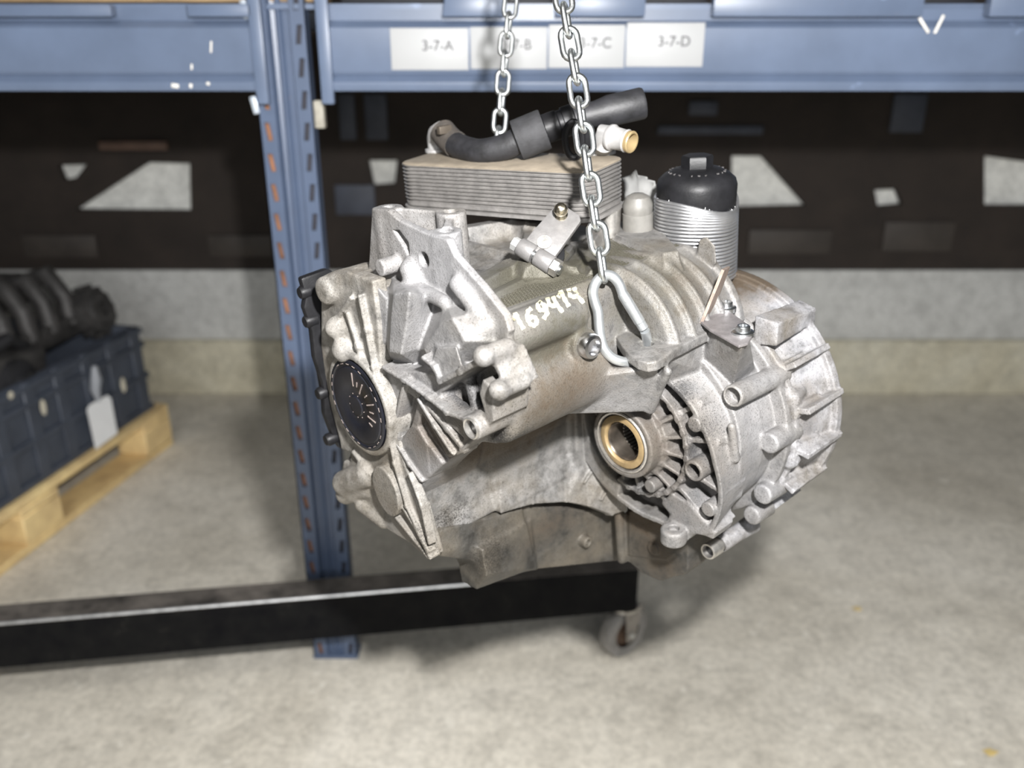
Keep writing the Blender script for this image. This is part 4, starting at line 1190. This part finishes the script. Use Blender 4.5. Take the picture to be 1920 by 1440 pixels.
# brown girder wall with openings that show the pale wall behind it
def back_wall():
    y0 = YW+0.03
    def W2(px, py): p = at_y(px, py, y0); return (float(p[0]), float(p[2]))
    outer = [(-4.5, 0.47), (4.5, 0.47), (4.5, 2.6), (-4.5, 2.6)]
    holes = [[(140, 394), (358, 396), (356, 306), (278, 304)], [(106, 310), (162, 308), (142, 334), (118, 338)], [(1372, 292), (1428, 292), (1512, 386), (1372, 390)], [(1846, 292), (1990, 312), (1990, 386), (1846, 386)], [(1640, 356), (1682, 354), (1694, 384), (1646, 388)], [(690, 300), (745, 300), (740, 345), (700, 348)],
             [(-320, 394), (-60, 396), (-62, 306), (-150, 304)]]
    bm = bmesh.new(); edges = []
    def loop(pts):
        vs = [bm.verts.new((x, y0, z)) for x, z in pts]
        for i in range(len(vs)): edges.append(bm.edges.new((vs[i], vs[(i+1) % len(vs)])))
    loop(outer)
    for h in holes: loop([W2(*p) for p in h])
    bmesh.ops.triangle_fill(bm, use_beauty=True, use_dissolve=False, edges=edges)
    # drop triangles filled inside the openings
    def inside(x, z, poly):
        c = False
        for i in range(len(poly)):
            (x0, z0), (x1, z1) = poly[i], poly[(i+1) % len(poly)]
            if (z0 > z) != (z1 > z) and x < x0+(z-z0)/(z1-z0)*(x1-x0): c = not c
        return c
    hp = [[W2(*p) for p in h] for h in holes]
    bad = [f for f in bm.faces if any(inside(f.calc_center_median().x, f.calc_center_median().z, h) for h in hp)]
    bmesh.ops.delete(bm, geom=bad, context='FACES_ONLY')
    r = bmesh.ops.extrude_face_region(bm, geom=bm.faces[:])
    bmesh.ops.translate(bm, verts=[v for v in r['geom'] if isinstance(v, bmesh.types.BMVert)], vec=(0, 0.035, 0))
    bmesh.ops.recalc_face_normals(bm, faces=bm.faces[:])
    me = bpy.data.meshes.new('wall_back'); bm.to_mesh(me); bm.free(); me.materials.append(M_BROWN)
    o = link(bpy.data.objects.new('wall_back', me)); struct(o)
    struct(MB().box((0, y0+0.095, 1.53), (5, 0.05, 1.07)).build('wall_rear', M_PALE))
    # raised boards and plates of the girder
    brd = simple('girder_plate', (0.045, 0.037, 0.031), 0.65, 0, 0.3, 8)
    for x0, y0p, x1, y1p, c in ((50, 440, 180, 482, brd), (1650, 415, 1790, 470, brd), (395, 440, 510, 480, brd), (1400, 430, 1560, 475, brd)):
        a, b = W2(x0, y1p), W2(x1, y0p)
        MB().box(((a[0]+b[0])/2, y0-0.006, (a[1]+b[1])/2), (abs(b[0]-a[0])/2, 0.006, abs(b[1]-a[1])/2), None, 0.002).build('plate', c, o)
    navy = simple('navy_plate', (0.060, 0.068, 0.092), 0.6, 0, 0.3, 8)
    for x0, y0p, x1, y1p in ((1232, 236, 1430, 252), (1665, 176, 1738, 248), (640, 176, 664, 262), (688, 176, 724, 262), (632, 346, 702, 402), (1290, 190, 1345, 216)):
        a, b = W2(x0, y1p), W2(x1, y0p)
        MB().box(((a[0]+b[0])/2, y0-0.006, (a[1]+b[1])/2), (abs(b[0]-a[0])/2, 0.006, abs(b[1]-a[1])/2), None, 0.002).build('plate', navy, o)
    a, b = W2(190, 272), W2(315, 262)
    MB().box(((a[0]+b[0])/2, y0-0.012, a[1]), (abs(b[0]-a[0])/2, 0.012, 0.014), None, 0.003).build('plate', simple('rust_plate', (0.16, 0.10, 0.075), 0.7, 0, 0.3, 20), o)
back_wall()

# ------------------------------------------------------------------ rack
def paint_mat(name, base):
    m, nt, b = nodes_of(name)
    co = objcoord(nt)
    n = noise(nt, 5, 5, 0.6, co); f = noise(nt, 45, 4, 0.7, co); v = noise(nt, 16, 3, 0.55, co)
    c = ramp(nt, n.outputs[0], [(0.3, tuple(x*0.82 for x in base)), (0.7, tuple(x*1.15 for x in base))]).outputs[0]
    ch = ramp(nt, v.outputs[0], [(0.70, g3(0)), (0.74, g3(0.8))])
    c = mixc(nt, ch.outputs[0], c, tuple(min(1, x*1.7) for x in base))
    s = ramp(nt, f.outputs[0], [(0.70, g3(0)), (0.78, g3(0.5))])
    c = mixc(nt, s.outputs[0], c, (0.20, 0.13, 0.08))
    nt.links.new(c, b.inputs['Base Color']); b.inputs['Roughness'].default_value = 0.38
    return m
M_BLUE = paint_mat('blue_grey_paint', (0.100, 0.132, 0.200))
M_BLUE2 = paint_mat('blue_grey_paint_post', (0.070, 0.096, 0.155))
YR = 1.477
def XR(px, z, y=YR):
    """x on the rack front (plane y) at pixel column px and height z"""
    d = np.array([0, y, z])-CAMP; Z = d[1]*_c-d[2]*_s
    return (px-960)/FPX*Z
def ZR(py, y=YR): return float(at_y(960, py, y)[2])
def beam(name, label, x0, x1, notch=None):
    zt, zb = ZR(17), ZR(170)
    zg, zl = ZR(45), ZR(146)
    y = YR-0.012
    prof = [(y+0.05, zb), (y-0.004, zb), (y-0.006, zb+0.004), (y-0.006, zl-0.006), (y, zl), (y+0.004, zl+0.003), (y, zl+0.007), (y-0.002, zl+0.012), (y-0.002, zg-0.006), (y+0.004, zg), (y+0.012, zg+0.005), (y+0.012, zt), (y+0.05, zt)]
    root = empty(name, loc=((x0+x1)/2, y, zb)); tag(root, label, 'beam')
    m = MB(); m.prism([(x0-(x0+x1)/2, a-y, b-zb) for a, b in prof], (x1-x0, 0, 0))
    m.build('rail', M_BLUE, root)
    return root, (x0+x1)/2, y, zb
xl = XR(497, 1.2); xr = XR(606, 1.2)
bl, blx, bly, blz = beam('rack_beam', 'blue grey rack beam left of the post, scuffed near its end', -2.4, xl)
br, brx, bry, brz = beam('rack_beam', 'blue grey rack beam right of the post carrying four white cards', xr, 2.6)
# hook plates where the beams meet the post
for root, ox, x, s in ((bl, blx, xl, -1), (br, brx, xr, 1)):
    m = MB(); m.box((x-ox+s*0.006, -0.004, (ZR(90)-blz)), (0.010, 0.006, 0.085), None, 0.002)
    m.build('hook_plate', M_BLUE, root)
# scuffs on the left beam
wh = simple('bare_scuff', (0.75, 0.72, 0.66), 0.6, 0, 0.15, 60)
for px, py, w, h in ((337, 160, 13, 7), (366, 160, 5, 7), (402, 88, 3, 20), (366, 125, 3, 10), (398, 156, 6, 5)):
    z = ZR(py); x = XR(px, z)
    MB().box((x-blx, -0.0085 if py > 148 else -0.0042, z-blz), (w*0.0005*0.86, 0.0006, h*0.0005*0.86), Matrix.Rotation(0.15, 3, 'Y'), 0.0004).build('paint_scuff', wh, bl)
for px, py, a in ((1724, 48, -0.7), (1752, 46, 0.35)):
    z = ZR(py); x = XR(px, z)
    MB().box((x-brx, -0.0042, z-brz), (0.0022, 0.0005, 0.014), Matrix.Rotation(a, 3, 'Y'), 0.0004).build('paint_scuff', wh, br)

# white location cards with their printed codes
M_CARD = simple('white_card', (0.36, 0.365, 0.37), 0.5, 0, 0.02, 20)
M_INK = simple('black_ink', (0.02, 0.02, 0.025), 0.6)
def text_mesh(s, size):
    cu = bpy.data.curves.new('t', 'FONT'); cu.body = s; cu.size = size; cu.extrude = 0.0002
    o = bpy.data.objects.new('t', cu); COL.objects.link(o)
    me = bpy.data.meshes.new_from_object(o, depsgraph=bpy.context.evaluated_depsgraph_get())
    bpy.data.objects.remove(o); bpy.data.curves.remove(cu)
    return me
for px0, px1, py0, py1, s in ((735, 879, 53, 131, '3-7-A'), (883, 1025, 51, 129, '3-7-B'), (1028, 1169, 47, 127, '3-7-C'), (1172, 1316, 43, 125, '3-7-D')):
    z0, z1 = ZR(py1), ZR(py0); zm = (z0+z1)/2
    x0, x1 = XR(px0, zm), XR(px1, zm)
    m = MB(); m.box(((x0+x1)/2-brx, -0.0030, zm-brz), ((x1-x0)/2, 0.0008, (z1-z0)/2), None, 0.0006)
    card = m.build('location_card', M_CARD, br)
    tag(card, 'white location card printed ' + s)
    me = text_mesh(s, 0.022); me.materials.append(M_INK)
    o = bpy.data.objects.new('card_text', me)
    o.rotation_euler = (math.radians(90), 0, 0)
    o.location = (x0-brx+(x1-x0)*0.40, -0.0040, zm-brz-0.002)
    link(o, card)

# upright post with two rows of slots
def post():
    ztop = 1.62
    x0, x1 = -0.4186, -0.328
    root = empty('rack_upright', loc=((x0+x1)/2, YR, 0)); tag(root, 'slotted blue grey rack upright with rust in its left slots', 'rack post')
    w = (x1-x0)
    def slotted(cx, tilt, name, xw, back):
        m = MB(); p = 0.05; n = int(ztop/p)
        hw, hh = 0.0042, 0.0145
        for i in range(n):
            z0 = i*p; zc = z0+p/2
            O = [(cx-xw/2, z0), (cx+xw/2, z0), (cx+xw/2, z0+p), (cx-xw/2, z0+p)]
            I = [(cx-hw-tilt, zc-hh), (cx+hw-tilt, zc-hh), (cx+hw+tilt, zc+hh), (cx-hw+tilt, zc+hh)]
            vo = [m.bm.verts.new((a, -0.002, b)) for a, b in O]; vi = [m.bm.verts.new((a, -0.002, b)) for a, b in I]
            vb = [m.bm.verts.new((a, 0.002, b)) for a, b in I]
            for k in range(4):
                m.bm.faces.new((vo[k], vo[(k+1) % 4], vi[(k+1) % 4], vi[k]))
                m.bm.faces.new((vi[k], vi[(k+1) % 4], vb[(k+1) % 4], vb[k]))
        bmesh.ops.remove_doubles(m.bm, verts=m.bm.verts[:], dist=1e-5)
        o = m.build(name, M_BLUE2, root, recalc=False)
        MB().box((cx, 0.008, ztop/2), (xw/2-0.001, 0.002, ztop/2)).build('slot_backing', back, o)
        return o
    rust = simple('slot_rust', (0.22, 0.10, 0.05), 0.8, 0, 0.6, 14)
    dark = simple('slot_dark', (0.03, 0.03, 0.04), 0.8)
    slotted(-w/2+0.014, -0.002, 'slotted_flange', 0.028, rust)
    slotted(w/2-0.013, 0.002, 'slotted_flange', 0.026, dark)
    prof = [(-w/2, 0.022), (-w/2, -0.002), (-w/2+0.002, -0.002), (-w/2+0.002, 0.022)]
    m = MB(); m.prism([(a, b, 0) for a, b in prof], (0, 0, ztop))
    m.prism([(w/2-0.002, 0.022, 0), (w/2-0.002, -0.002, 0), (w/2, -0.002, 0), (w/2, 0.022, 0)], (0, 0, ztop))
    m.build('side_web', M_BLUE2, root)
    xa, xb = -w/2+0.028, w/2-0.026
    cp = [(xa, -0.002), (xa+0.004, 0.010), (xa+0.010, 0.012), (xa+0.014, 0.007), (xa+0.018, 0.007), (xa+0.022, 0.012), (xb-0.004, 0.012), (xb, -0.002), (xb, 0.004), (xb-0.003, 0.016), (xa+0.003, 0.016), (xa, 0.004)]
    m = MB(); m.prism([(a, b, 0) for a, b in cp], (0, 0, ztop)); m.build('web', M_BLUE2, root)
    MB().box((0, 0.018, 0.004), (w/2+0.002, 0.022, 0.004), None, 0.001).build('foot_plate', M_BLUE2, root)
    # hooked teeth of the beam plates in the left slots, worn bright
    tooth = simple('worn_tooth', (0.45, 0.50, 0.56), 0.35, 0.3, 0.2, 60)
    for i in range(5):
        z = ZR(18)-i*0.05*0.72
        MB().box((-w/2-0.004, -0.004, z), (0.005, 0.004, 0.014), Matrix.Rotation(-0.18, 3, 'Y'), 0.002).build('beam_tooth', tooth, root)
    z = ZR(118)
    MB().lathe([(0.0045, 0), (0.0045, 0.003), (0, 0.0035)], frame((-w/2-0.002, -0.008, z), (0, -1, 0)), 14).build('rust_spot', simple('orange_rust', (0.62, 0.27, 0.06), 0.7), root)
    MB().box((w/2+0.008, 0.012, ZR(215)), (0.008, 0.01, 0.022), None, 0.002).build('clip', simple('buff_clip', (0.33, 0.31, 0.26), 0.6), root)
post()

# steel deck, its front panels and what stands on it
MS_DARK = simple('dark_load', (0.014, 0.014, 0.017), 0.6, 0, 0.4, 20)
zt = ZR(17)
def box_thing(name, label, cat, c, h, mat, group=None, rows=0):
    o = empty(name, loc=(c[0], c[1], c[2]-h[2])); tag(o, label, cat, group)
    MB().box((0, 0, h[2]), h, None, min(h)*0.12).build('shell', mat, o)
    return o
deck = MB().box((0.1, 2.22, zt+0.004), (2.5, 0.74, 0.004)).build('rack_deck', M_BLUE)  # carried on past the rack to the wall to block light from above
tag(deck, 'blue grey sheet steel deck lying across the rack beams', 'shelf deck')
def panel(px0, px1, py0, label, py1=24, cut=0):
    z0, z1 = zt, ZR(py0); x0, x1 = XR(px0, 1.27), XR(px1, 1.27)
    pts = [(x0+cut, 0, z1), (x1, 0, z1), (x1, 0, z0-0.012), (x0, 0, z0-0.012)]
    m = MB(); cx = (x0+x1)/2
    m.prism([(a-cx, 0, c-z0) for a, b, c in pts], (0, 0.022, 0), 0.002)
    o = m.build('shelf_lip', M_BLUE, None, loc=(cx, YR-0.022, z0)); tag(o, label, 'shelf lip', 'folded lips along the top of the rack beams')
panel(-60, 216, 10, 'folded blue grey lip on the far left of the rack beam')
panel(358, 476, 8, 'chipped folded lip on the rack beam beside the upright')
panel(830, 946, -14, 'folded lip above the white cards behind the far chain', cut=0.006)
panel(1040, 1207, -14, 'folded lip above the white cards behind the near chain')
panel(1333, 1722, -20, 'longest folded lip on the right hand rack beam')
panel(1846, 2000, -20, 'folded lip at the right end of the rack beam')
box_thing('timber_beam', 'brown timber lying on the rack deck at far left', 'timber', (XR(170, 1.3), YR+0.05, zt+0.045), (0.36, 0.04, 0.035), simple('brown_timber', (0.25, 0.17, 0.09), 0.7, 0, 0.3, 8))
box_thing('timber_beam', 'short brown timber on the rack deck beside the upright', 'timber', (XR(430, 1.3), YR+0.06, zt+0.045), (0.09, 0.04, 0.035), simple('brown_timber_2', (0.28, 0.20, 0.12), 0.7, 0, 0.3, 8))
for px, w, lb in ((730, 0.085, 'black part box on the rack deck left of the cards'), (990, 0.040, 'narrow black part box on the rack deck between the chains'), (1270, 0.055, 'black part box on the rack deck above the last card'), (1785, 0.055, 'black part box on the rack deck at the right')):
    box_thing('part_box', lb, 'box', (XR(px, 1.3), YR+0.10, zt+0.078), (w, 0.08, 0.07), MS_DARK, 'black part boxes on the rack deck')

# things hung in the dark under the deck
def tube_thing(name, label, cat, pts, r, mat):
    b = Vector(pts[-1]); o = MB().tube([Vector(p)-b for p in pts], r, 12).build(name, mat, None, loc=tuple(b)); tag(o, label, cat); return o

# ------------------------------------------------------------------ engine crane leg with its castor
def crane():
    A = at_z(30, 1165, 0.225); B2 = at_z(1198, 1067, 0.225)
    d = Vector(B2-A); d.z = 0; L = d.length; d.normalize(); n = Vector((-d.y, d.x, 0))
    root = empty('engine_crane', loc=(float(B2[0]), float(B2[1]), 0)); tag(root, 'low black steel leg of an engine crane running on a castor', 'engine crane')
    O = Vector((float(B2[0]), float(B2[1]), 0))
    def Q(s, t, z): return d*(-s)+n*t+Vector((0, 0, z))
    black, nt, b = nodes_of('crane_black')
    co = objcoord(nt); nn = noise(nt, 18, 5, 0.7, co); n2 = noise(nt, 120, 3, 0.7, co)
    c = ramp(nt, nn.outputs[0], [(0.35, (0.004, 0.004, 0.005)), (0.62, (0.008, 0.008, 0.008)), (0.78, (0.025, 0.023, 0.021))]).outputs[0]
    nt.links.new(c, b.inputs['Base Color']); b.inputs['Roughness'].default_value = 0.6; b.inputs['Specular IOR Level'].default_value = 0.06
    dusty = simple('crane_dusty_top', (0.085, 0.075, 0.066), 0.75, 0, 0.75, 16)
    LL = L+1.2
    m = MB()
    zb, zt_ = 0.125, 0.222
    m.hexa([Q(0, 0, zb), Q(LL, 0, zb), Q(LL, 0.062, zb), Q(0, 0.062, zb), Q(0, 0, zt_), Q(LL, 0, zt_), Q(LL, 0.062, zt_), Q(0, 0.062, zt_)])
    m.build('leg', black, root)
    m = MB(); m.hexa([Q(0.002, 0.003, zt_), Q(LL, 0.003, zt_), Q(LL, 0.060, zt_), Q(0.002, 0.060, zt_), Q(0.002, 0.003, zt_+0.0012), Q(LL, 0.003, zt_+0.0012), Q(LL, 0.060, zt_+0.0012), Q(0.002, 0.060, zt_+0.0012)])
    m.build('top_face', dusty, root)
    MB().tube([Q(0.34, 0.0015, zt_), Q(LL, 0.0015, zt_)], 0.0032, 8).build('bright_edge', simple('bright_edge_steel', (0.62, 0.62, 0.62), 0.35, 0.8, 0.3, 50), root)  # pale metal strip along the leg's top edge
    # castor
    c = at_z(1168, 1233, 0.0); c = Vector((float(c[0]), float(c[1]), 0))-O
    ax = Vector((0.62, -0.78, 0)).normalized()
    R = 0.056
    wc = c+Vector((0, 0.02, R))
    cast = empty('castor', parent=root, loc=(0, 0, 0))
    tyre = simple('grey_castor_tyre', (0.23, 0.22, 0.21), 0.6, 0, 0.3, 40)
    MB().lathe([(0.034, -0.014), (R-0.003, -0.016), (R, -0.010), (R, 0.010), (R-0.003, 0.016), (0.034, 0.014)], frame(wc, ax), 40, cap=False).build('castor_tyre', tyre, cast)
    MB().lathe([(0, -0.016), (0.014, -0.016), (0.016, -0.006), (0.034, -0.006), (0.034, 0.006), (0.016, 0.006), (0.014, 0.016), (0, 0.016)], frame(wc, ax), 28, cap=False).build('castor_hub', simple('rusty_hub', (0.12, 0.075, 0.05), 0.65, 0.2, 0.4, 40), cast)
    up = Vector((0, 0, 1)); sd = ax.cross(up)
    for s in (-1, 1):
        m = MB(); o = wc+ax*(0.022*s)
        m.prism([o+sd*x+up*z for x, z in ((-0.012, -0.014), (0.012, -0.014), (0.020, 0.066), (-0.028, 0.066))], ax*(0.003*s))
        m.build('castor_fork', simple('fork_steel', (0.30, 0.28, 0.26), 0.45, 0.6, 0.3, 40), cast)
    MB().lathe([(0.030, 0.0), (0.030, 0.006), (0.012, 0.007), (0.012, 0.012)], frame(wc+up*0.060, up), 24).build('castor_plate', M_STEEL2, cast)
    MB().lathe([(0.006, -0.028), (0.006, 0.028)], frame(wc, ax), 12).build('castor_axle', M_STEEL, cast)
crane()

# ------------------------------------------------------------------ pallet, crate and engine parts at the left
def pallet_and_crate():
    wood = simple('pallet_pine', (0.85, 0.60, 0.30), 0.65, 0, 0.3, 9, 0.2, 60)
    c0 = at_z(326, 832, 0.0); c1 = at_z(0, 1082, 0.0)
    O = Vector((float(c0[0]), float(c0[1]), 0))
    d = Vector((float(c1[0]), float(c1[1]), 0))-O; d.normalize()      # towards the lens along the right side
    n = Vector((d.y, -d.x, 0))                                          # away to the left
    if n.x > 0: n = -n
    root = empty('pallet', loc=tuple(O)); tag(root, 'wooden pallet on the concrete floor under the slate crate', 'pallet')
    def bx(s0, s1, t0, t1, z0, z1, name, parent=root, mat=wood, org=Vector((0, 0, 0)), bev=0.003):
        m = MB(); P8 = [d*s+n*t+Vector((0, 0, z))-org for z in (z0, z1) for s, t in ((s0, t0), (s1, t0), (s1, t1), (s0, t1))]
        t_ = bmesh.new(); vs = [t_.verts.new(p) for p in P8]
        for f in ((3, 2, 1, 0), (4, 5, 6, 7), (0, 1, 5, 4), (1, 2, 6, 5), (2, 3, 7, 6), (3, 0, 4, 7)): t_.faces.new([vs[i] for i in f])
        if bev: bmesh.ops.bevel(t_, geom=t_.edges[:], offset=bev, segments=1, affect='EDGES')
        m.merge(t_); return m.build(name, mat, parent)
    Ls, Lt = 1.2, 0.8
    for t in (0.0, 0.33, 0.70): bx(0, Ls, t, t+0.10, 0.0, 0.022, 'bottom_board')
    for s in (0.0, 0.53, 1.06):
        for t in (0.0, 0.33, 0.70): bx(s, s+0.14, t, t+0.10, 0.022, 0.100, 'block')
    for s in (0.0, 0.53, 1.06): bx(s, s+0.14, 0, Lt, 0.100, 0.122, 'stringer_board')
    for t in (0.0, 0.175, 0.35, 0.525, 0.70): bx(0, Ls, t, t+0.10, 0.122, 0.144, 'deck_board')
    # crate
    sl = simple('slate_plastic', (0.060, 0.070, 0.092), 0.5, 0, 0.2, 12)
    cz = 0.144
    C = empty('plastic_crate', loc=tuple(O+d*0.04+n*0.03+Vector((0, 0, cz)))); tag(C, 'slate grey ribbed plastic crate standing on the wooden pallet', 'crate')
    of = d*0.04+n*0.03+Vector((0, 0, cz))
    def cb(s0, s1, t0, t1, z0, z1, name, bev=0.003): return bx(0.04+s0, 0.04+s1, 0.03+t0, 0.03+t1, cz+z0, cz+z1, name, C, sl, of, bev)
    Lc, Wc, Hc = 1.1, 0.72, 0.272
    cb(0, Lc, 0, 0.022, 0, Hc, 'side_wall'); cb(0, Lc, Wc-0.022, Wc, 0, Hc, 'side_wall')
    cb(0, 0.022, 0.022, Wc-0.022, 0, Hc, 'end_wall'); cb(Lc-0.022, Lc, 0.022, Wc-0.022, 0, Hc, 'end_wall')
    cb(0.02, Lc-0.02, 0.02, Wc-0.02, 0.0, 0.012, 'crate_floor')
    for z in (0.0, 0.105, 0.205, Hc-0.022): cb(-0.004, Lc+0.004, -0.010, 0.001, z, z+0.018, 'side_rail')
    for k in range(10):
        s = 0.02+k*0.113; cb(s, s+0.040, -0.008, 0.001, 0.0, Hc, 'side_rib')
    # pale stickers on the side
    stk = simple('buff_sticker', (0.62, 0.58, 0.47), 0.6)
    for px, py, w, h in ((81, 764, 0.010, 0.022), (20, 741, 0.009, 0.010), (231, 722, 0.011, 0.024)):
        r = ray(px, py); nn = np.array([-n.x, -n.y, 0.0]); o = np.array(O+n*0.019)-CAMP
        p = CAMP + r*float((o @ nn)/(r @ nn))
        MB().lathe([(1, 0), (1, 0.0006), (0, 0.0006)], Matrix.Translation(Vector(p)-(O+of)) @ frame((0, 0, 0), -n, d) @ Matrix.Diagonal((w, h, 1, 1)), 20).build('sticker', stk, C)
    # white tag on its string
    r = ray(192, 790); nn = np.array([-n.x, -n.y, 0.0]); o = np.array(O+n*0.004)-CAMP
    p = Vector(CAMP + r*float((o @ nn)/(r @ nn)))
    T = empty('hang_tag', loc=tuple(p)); tag(T, 'blank white paper tag hanging on the side of the slate crate', 'tag')
    white = simple('white_paper', (0.93, 0.94, 0.95), 0.6, 0, 0.03, 20)
    Mx = frame((0, 0, 0), -n, d) @ Matrix.Rotation(math.radians(0), 4, 'Z')
    m = MB(); up = Vector((0, 0, 1))
    pl = [(-0.062, -0.058), (0.058, -0.062), (0.062, 0.056), (0.044, 0.064), (-0.046, 0.062), (-0.062, 0.048)]
    m.prism([d*x*0.85+up*y*1.05 for x, y in pl], -n*0.001, 0); m.build('tag_card', white, T)
    film, nt, b = nodes_of('grey_film'); b.inputs['Base Color'].default_value = (0.5, 0.52, 0.56, 1); b.inputs['Roughness'].default_value = 0.3; b.inputs['Transmission Weight'].default_value = 0.5
    m = MB(); m.tube([up*0.062, up*0.10+d*0.004, up*0.125-d*0.006, up*0.165-d*0.01], [0.006, 0.014, 0.016, 0.008], 10); m.build('tag_bag', film, T)
    # dark engine parts heaped in the crate
    iron = simple('dark_iron', (0.060, 0.057, 0.055), 0.55, 0.3, 0.45, 30, 0.4, 60)
    blk = simple('dark_plastic_part', (0.018, 0.018, 0.020), 0.5, 0, 0.4, 30)
    def part_thing(name, label, s, t, z, build):
        b = O+d*s+n*t+Vector((0, 0, z)); o = empty(name, loc=tuple(b)); tag(o, label, 'engine part'); build(o); return o
    def K(s, t, z): return d*s+n*t+Vector((0, 0, z))
    def manifold(o):
        MB().tube([K(-0.16, 0, 0.04), K(-0.05, 0.01, 0.055), K(0.08, 0.0, 0.05), K(0.18, 0.02, 0.03)], [0.042, 0.055, 0.054, 0.042], 18).build('plenum', iron, o)
        for k in range(4):
            s = -0.13+k*0.085
            MB().tube([K(s, -0.02, 0.06), K(s+0.01, -0.10, 0.09), K(s+0.02, -0.15, 0.03), K(s+0.02, -0.16, -0.05)], [0.030, 0.028, 0.026, 0.028], 14).build('runner', iron, o)
        MB().box(K(0.0, -0.165, -0.055), (0.16, 0.012, 0.03), frame((0, 0, 0), (0, 0, 1), d).to_3x3(), 0.004).build('flange', iron, o)
    part_thing('intake_manifold', 'dark intake manifold with four runners heaped in the crate', 0.26, 0.33, 0.50, manifold)
    def block(o):
        Mr = frame((0, 0, 0), Vector((0.1, 0.1, 1)), d).to_3x3()
        m = MB(); m.box(K(0, 0, 0.08), (0.13, 0.11, 0.09), Mr, 0.02); m.build('body', iron, o)
        m = MB(); m.lathe([(0.06, 0), (0.06, 0.02), (0.03, 0.03), (0.03, 0.05)], frame(K(0.0, -0.11, 0.09), -n), 24); m.build('pulley', blk, o)
        MB().tube([K(-0.12, -0.06, 0.14), K(-0.02, -0.10, 0.20), K(0.12, -0.06, 0.16)], 0.018, 12).build('pipe', blk, o)
    part_thing('compressor', 'dark boxy pump with a pulley at the near end of the crate heap', 0.50, 0.20, 0.31, block)
    def gear(o):
        m = MB(); Mr = frame(K(0, 0, 0.03), (-n*0.9+Vector((0, 0, 0.3))))
        m.lathe([(0.07, -0.02), (0.075, 0.0), (0.07, 0.03), (0.05, 0.035), (0.045, 0.05), (0.02, 0.05), (0.02, 0.03), (0, 0.03)], Mr, 30); m.build('drum', iron, o)
        m = MB()
        for k in range(14):
            a = 2*math.pi*k/14; m.box(Mr @ Vector((0.075*math.cos(a), 0.075*math.sin(a), 0.005)), (0.008, 0.006, 0.018), Mr.to_3x3() @ Matrix.Rotation(a, 3, 'Z'), 0.002)
        m.build('rim_teeth', iron, o)
    part_thing('flywheel_gear', 'dark toothed drum lying at the right of the crate heap', 0.085, 0.15, 0.435, gear)
    def bundle(o):
        rnd = random.Random(3)
        for k in range(5):
            y = -0.04+k*0.035
            MB().tube([K(-0.2, y, 0.02), K(-0.06, y+0.03, 0.10+0.02*rnd.random()), K(0.08, y-0.02, 0.05), K(0.2, y, 0.08)], 0.017, 10).build('hose', blk, o)
    part_thing('hose_bundle', 'bundle of black hoses at the near left of the crate heap', 0.86, 0.16, 0.40, bundle)
    def headpart(o):
        Mr = frame((0, 0, 0), Vector((0.2, -0.1, 1)), d).to_3x3()
        m = MB(); m.box(K(0, 0, 0.05), (0.17, 0.09, 0.06), Mr, 0.015); m.build('body', blk, o)
        for k in range(3):
            MB().lathe([(0.024, 0), (0.024, 0.03), (0.015, 0.034)], frame(K(-0.1+0.1*k, -0.02, 0.10), (0.2, -0.1, 1)), 18).build('port', iron, o)
    part_thing('valve_cover', 'black ported cover on top of the crate heap at the back', 0.16, 0.58, 0.44, headpart)
pallet_and_crate()

# leaf scraps on the floor
def scrap(px, py, r, col, label):
    p = at_z(px, py, 0.001); m = MB(); rnd = random.Random(px)
    pts = []
    for k in range(9):
        a = 2*math.pi*k/9; q = r*rnd.uniform(0.6, 1.1); pts.append((q*math.cos(a)*1.3, q*math.sin(a), rnd.uniform(0.0, 0.003)))
    m.prism(pts, (0, 0, 0.0012)); o = m.build('litter_scrap', simple('scrap_%d' % px, col, 0.7), None, loc=(float(p[0]), float(p[1]), 0.0005)); tag(o, label, 'litter')
scrap(1608, 1142, 0.010, (0.66, 0.52, 0.26), 'small yellowish scrap on the concrete floor below the gearbox')
scrap(1857, 1411, 0.011, (0.66, 0.50, 0.20), 'yellowish scrap on the concrete floor at bottom right')
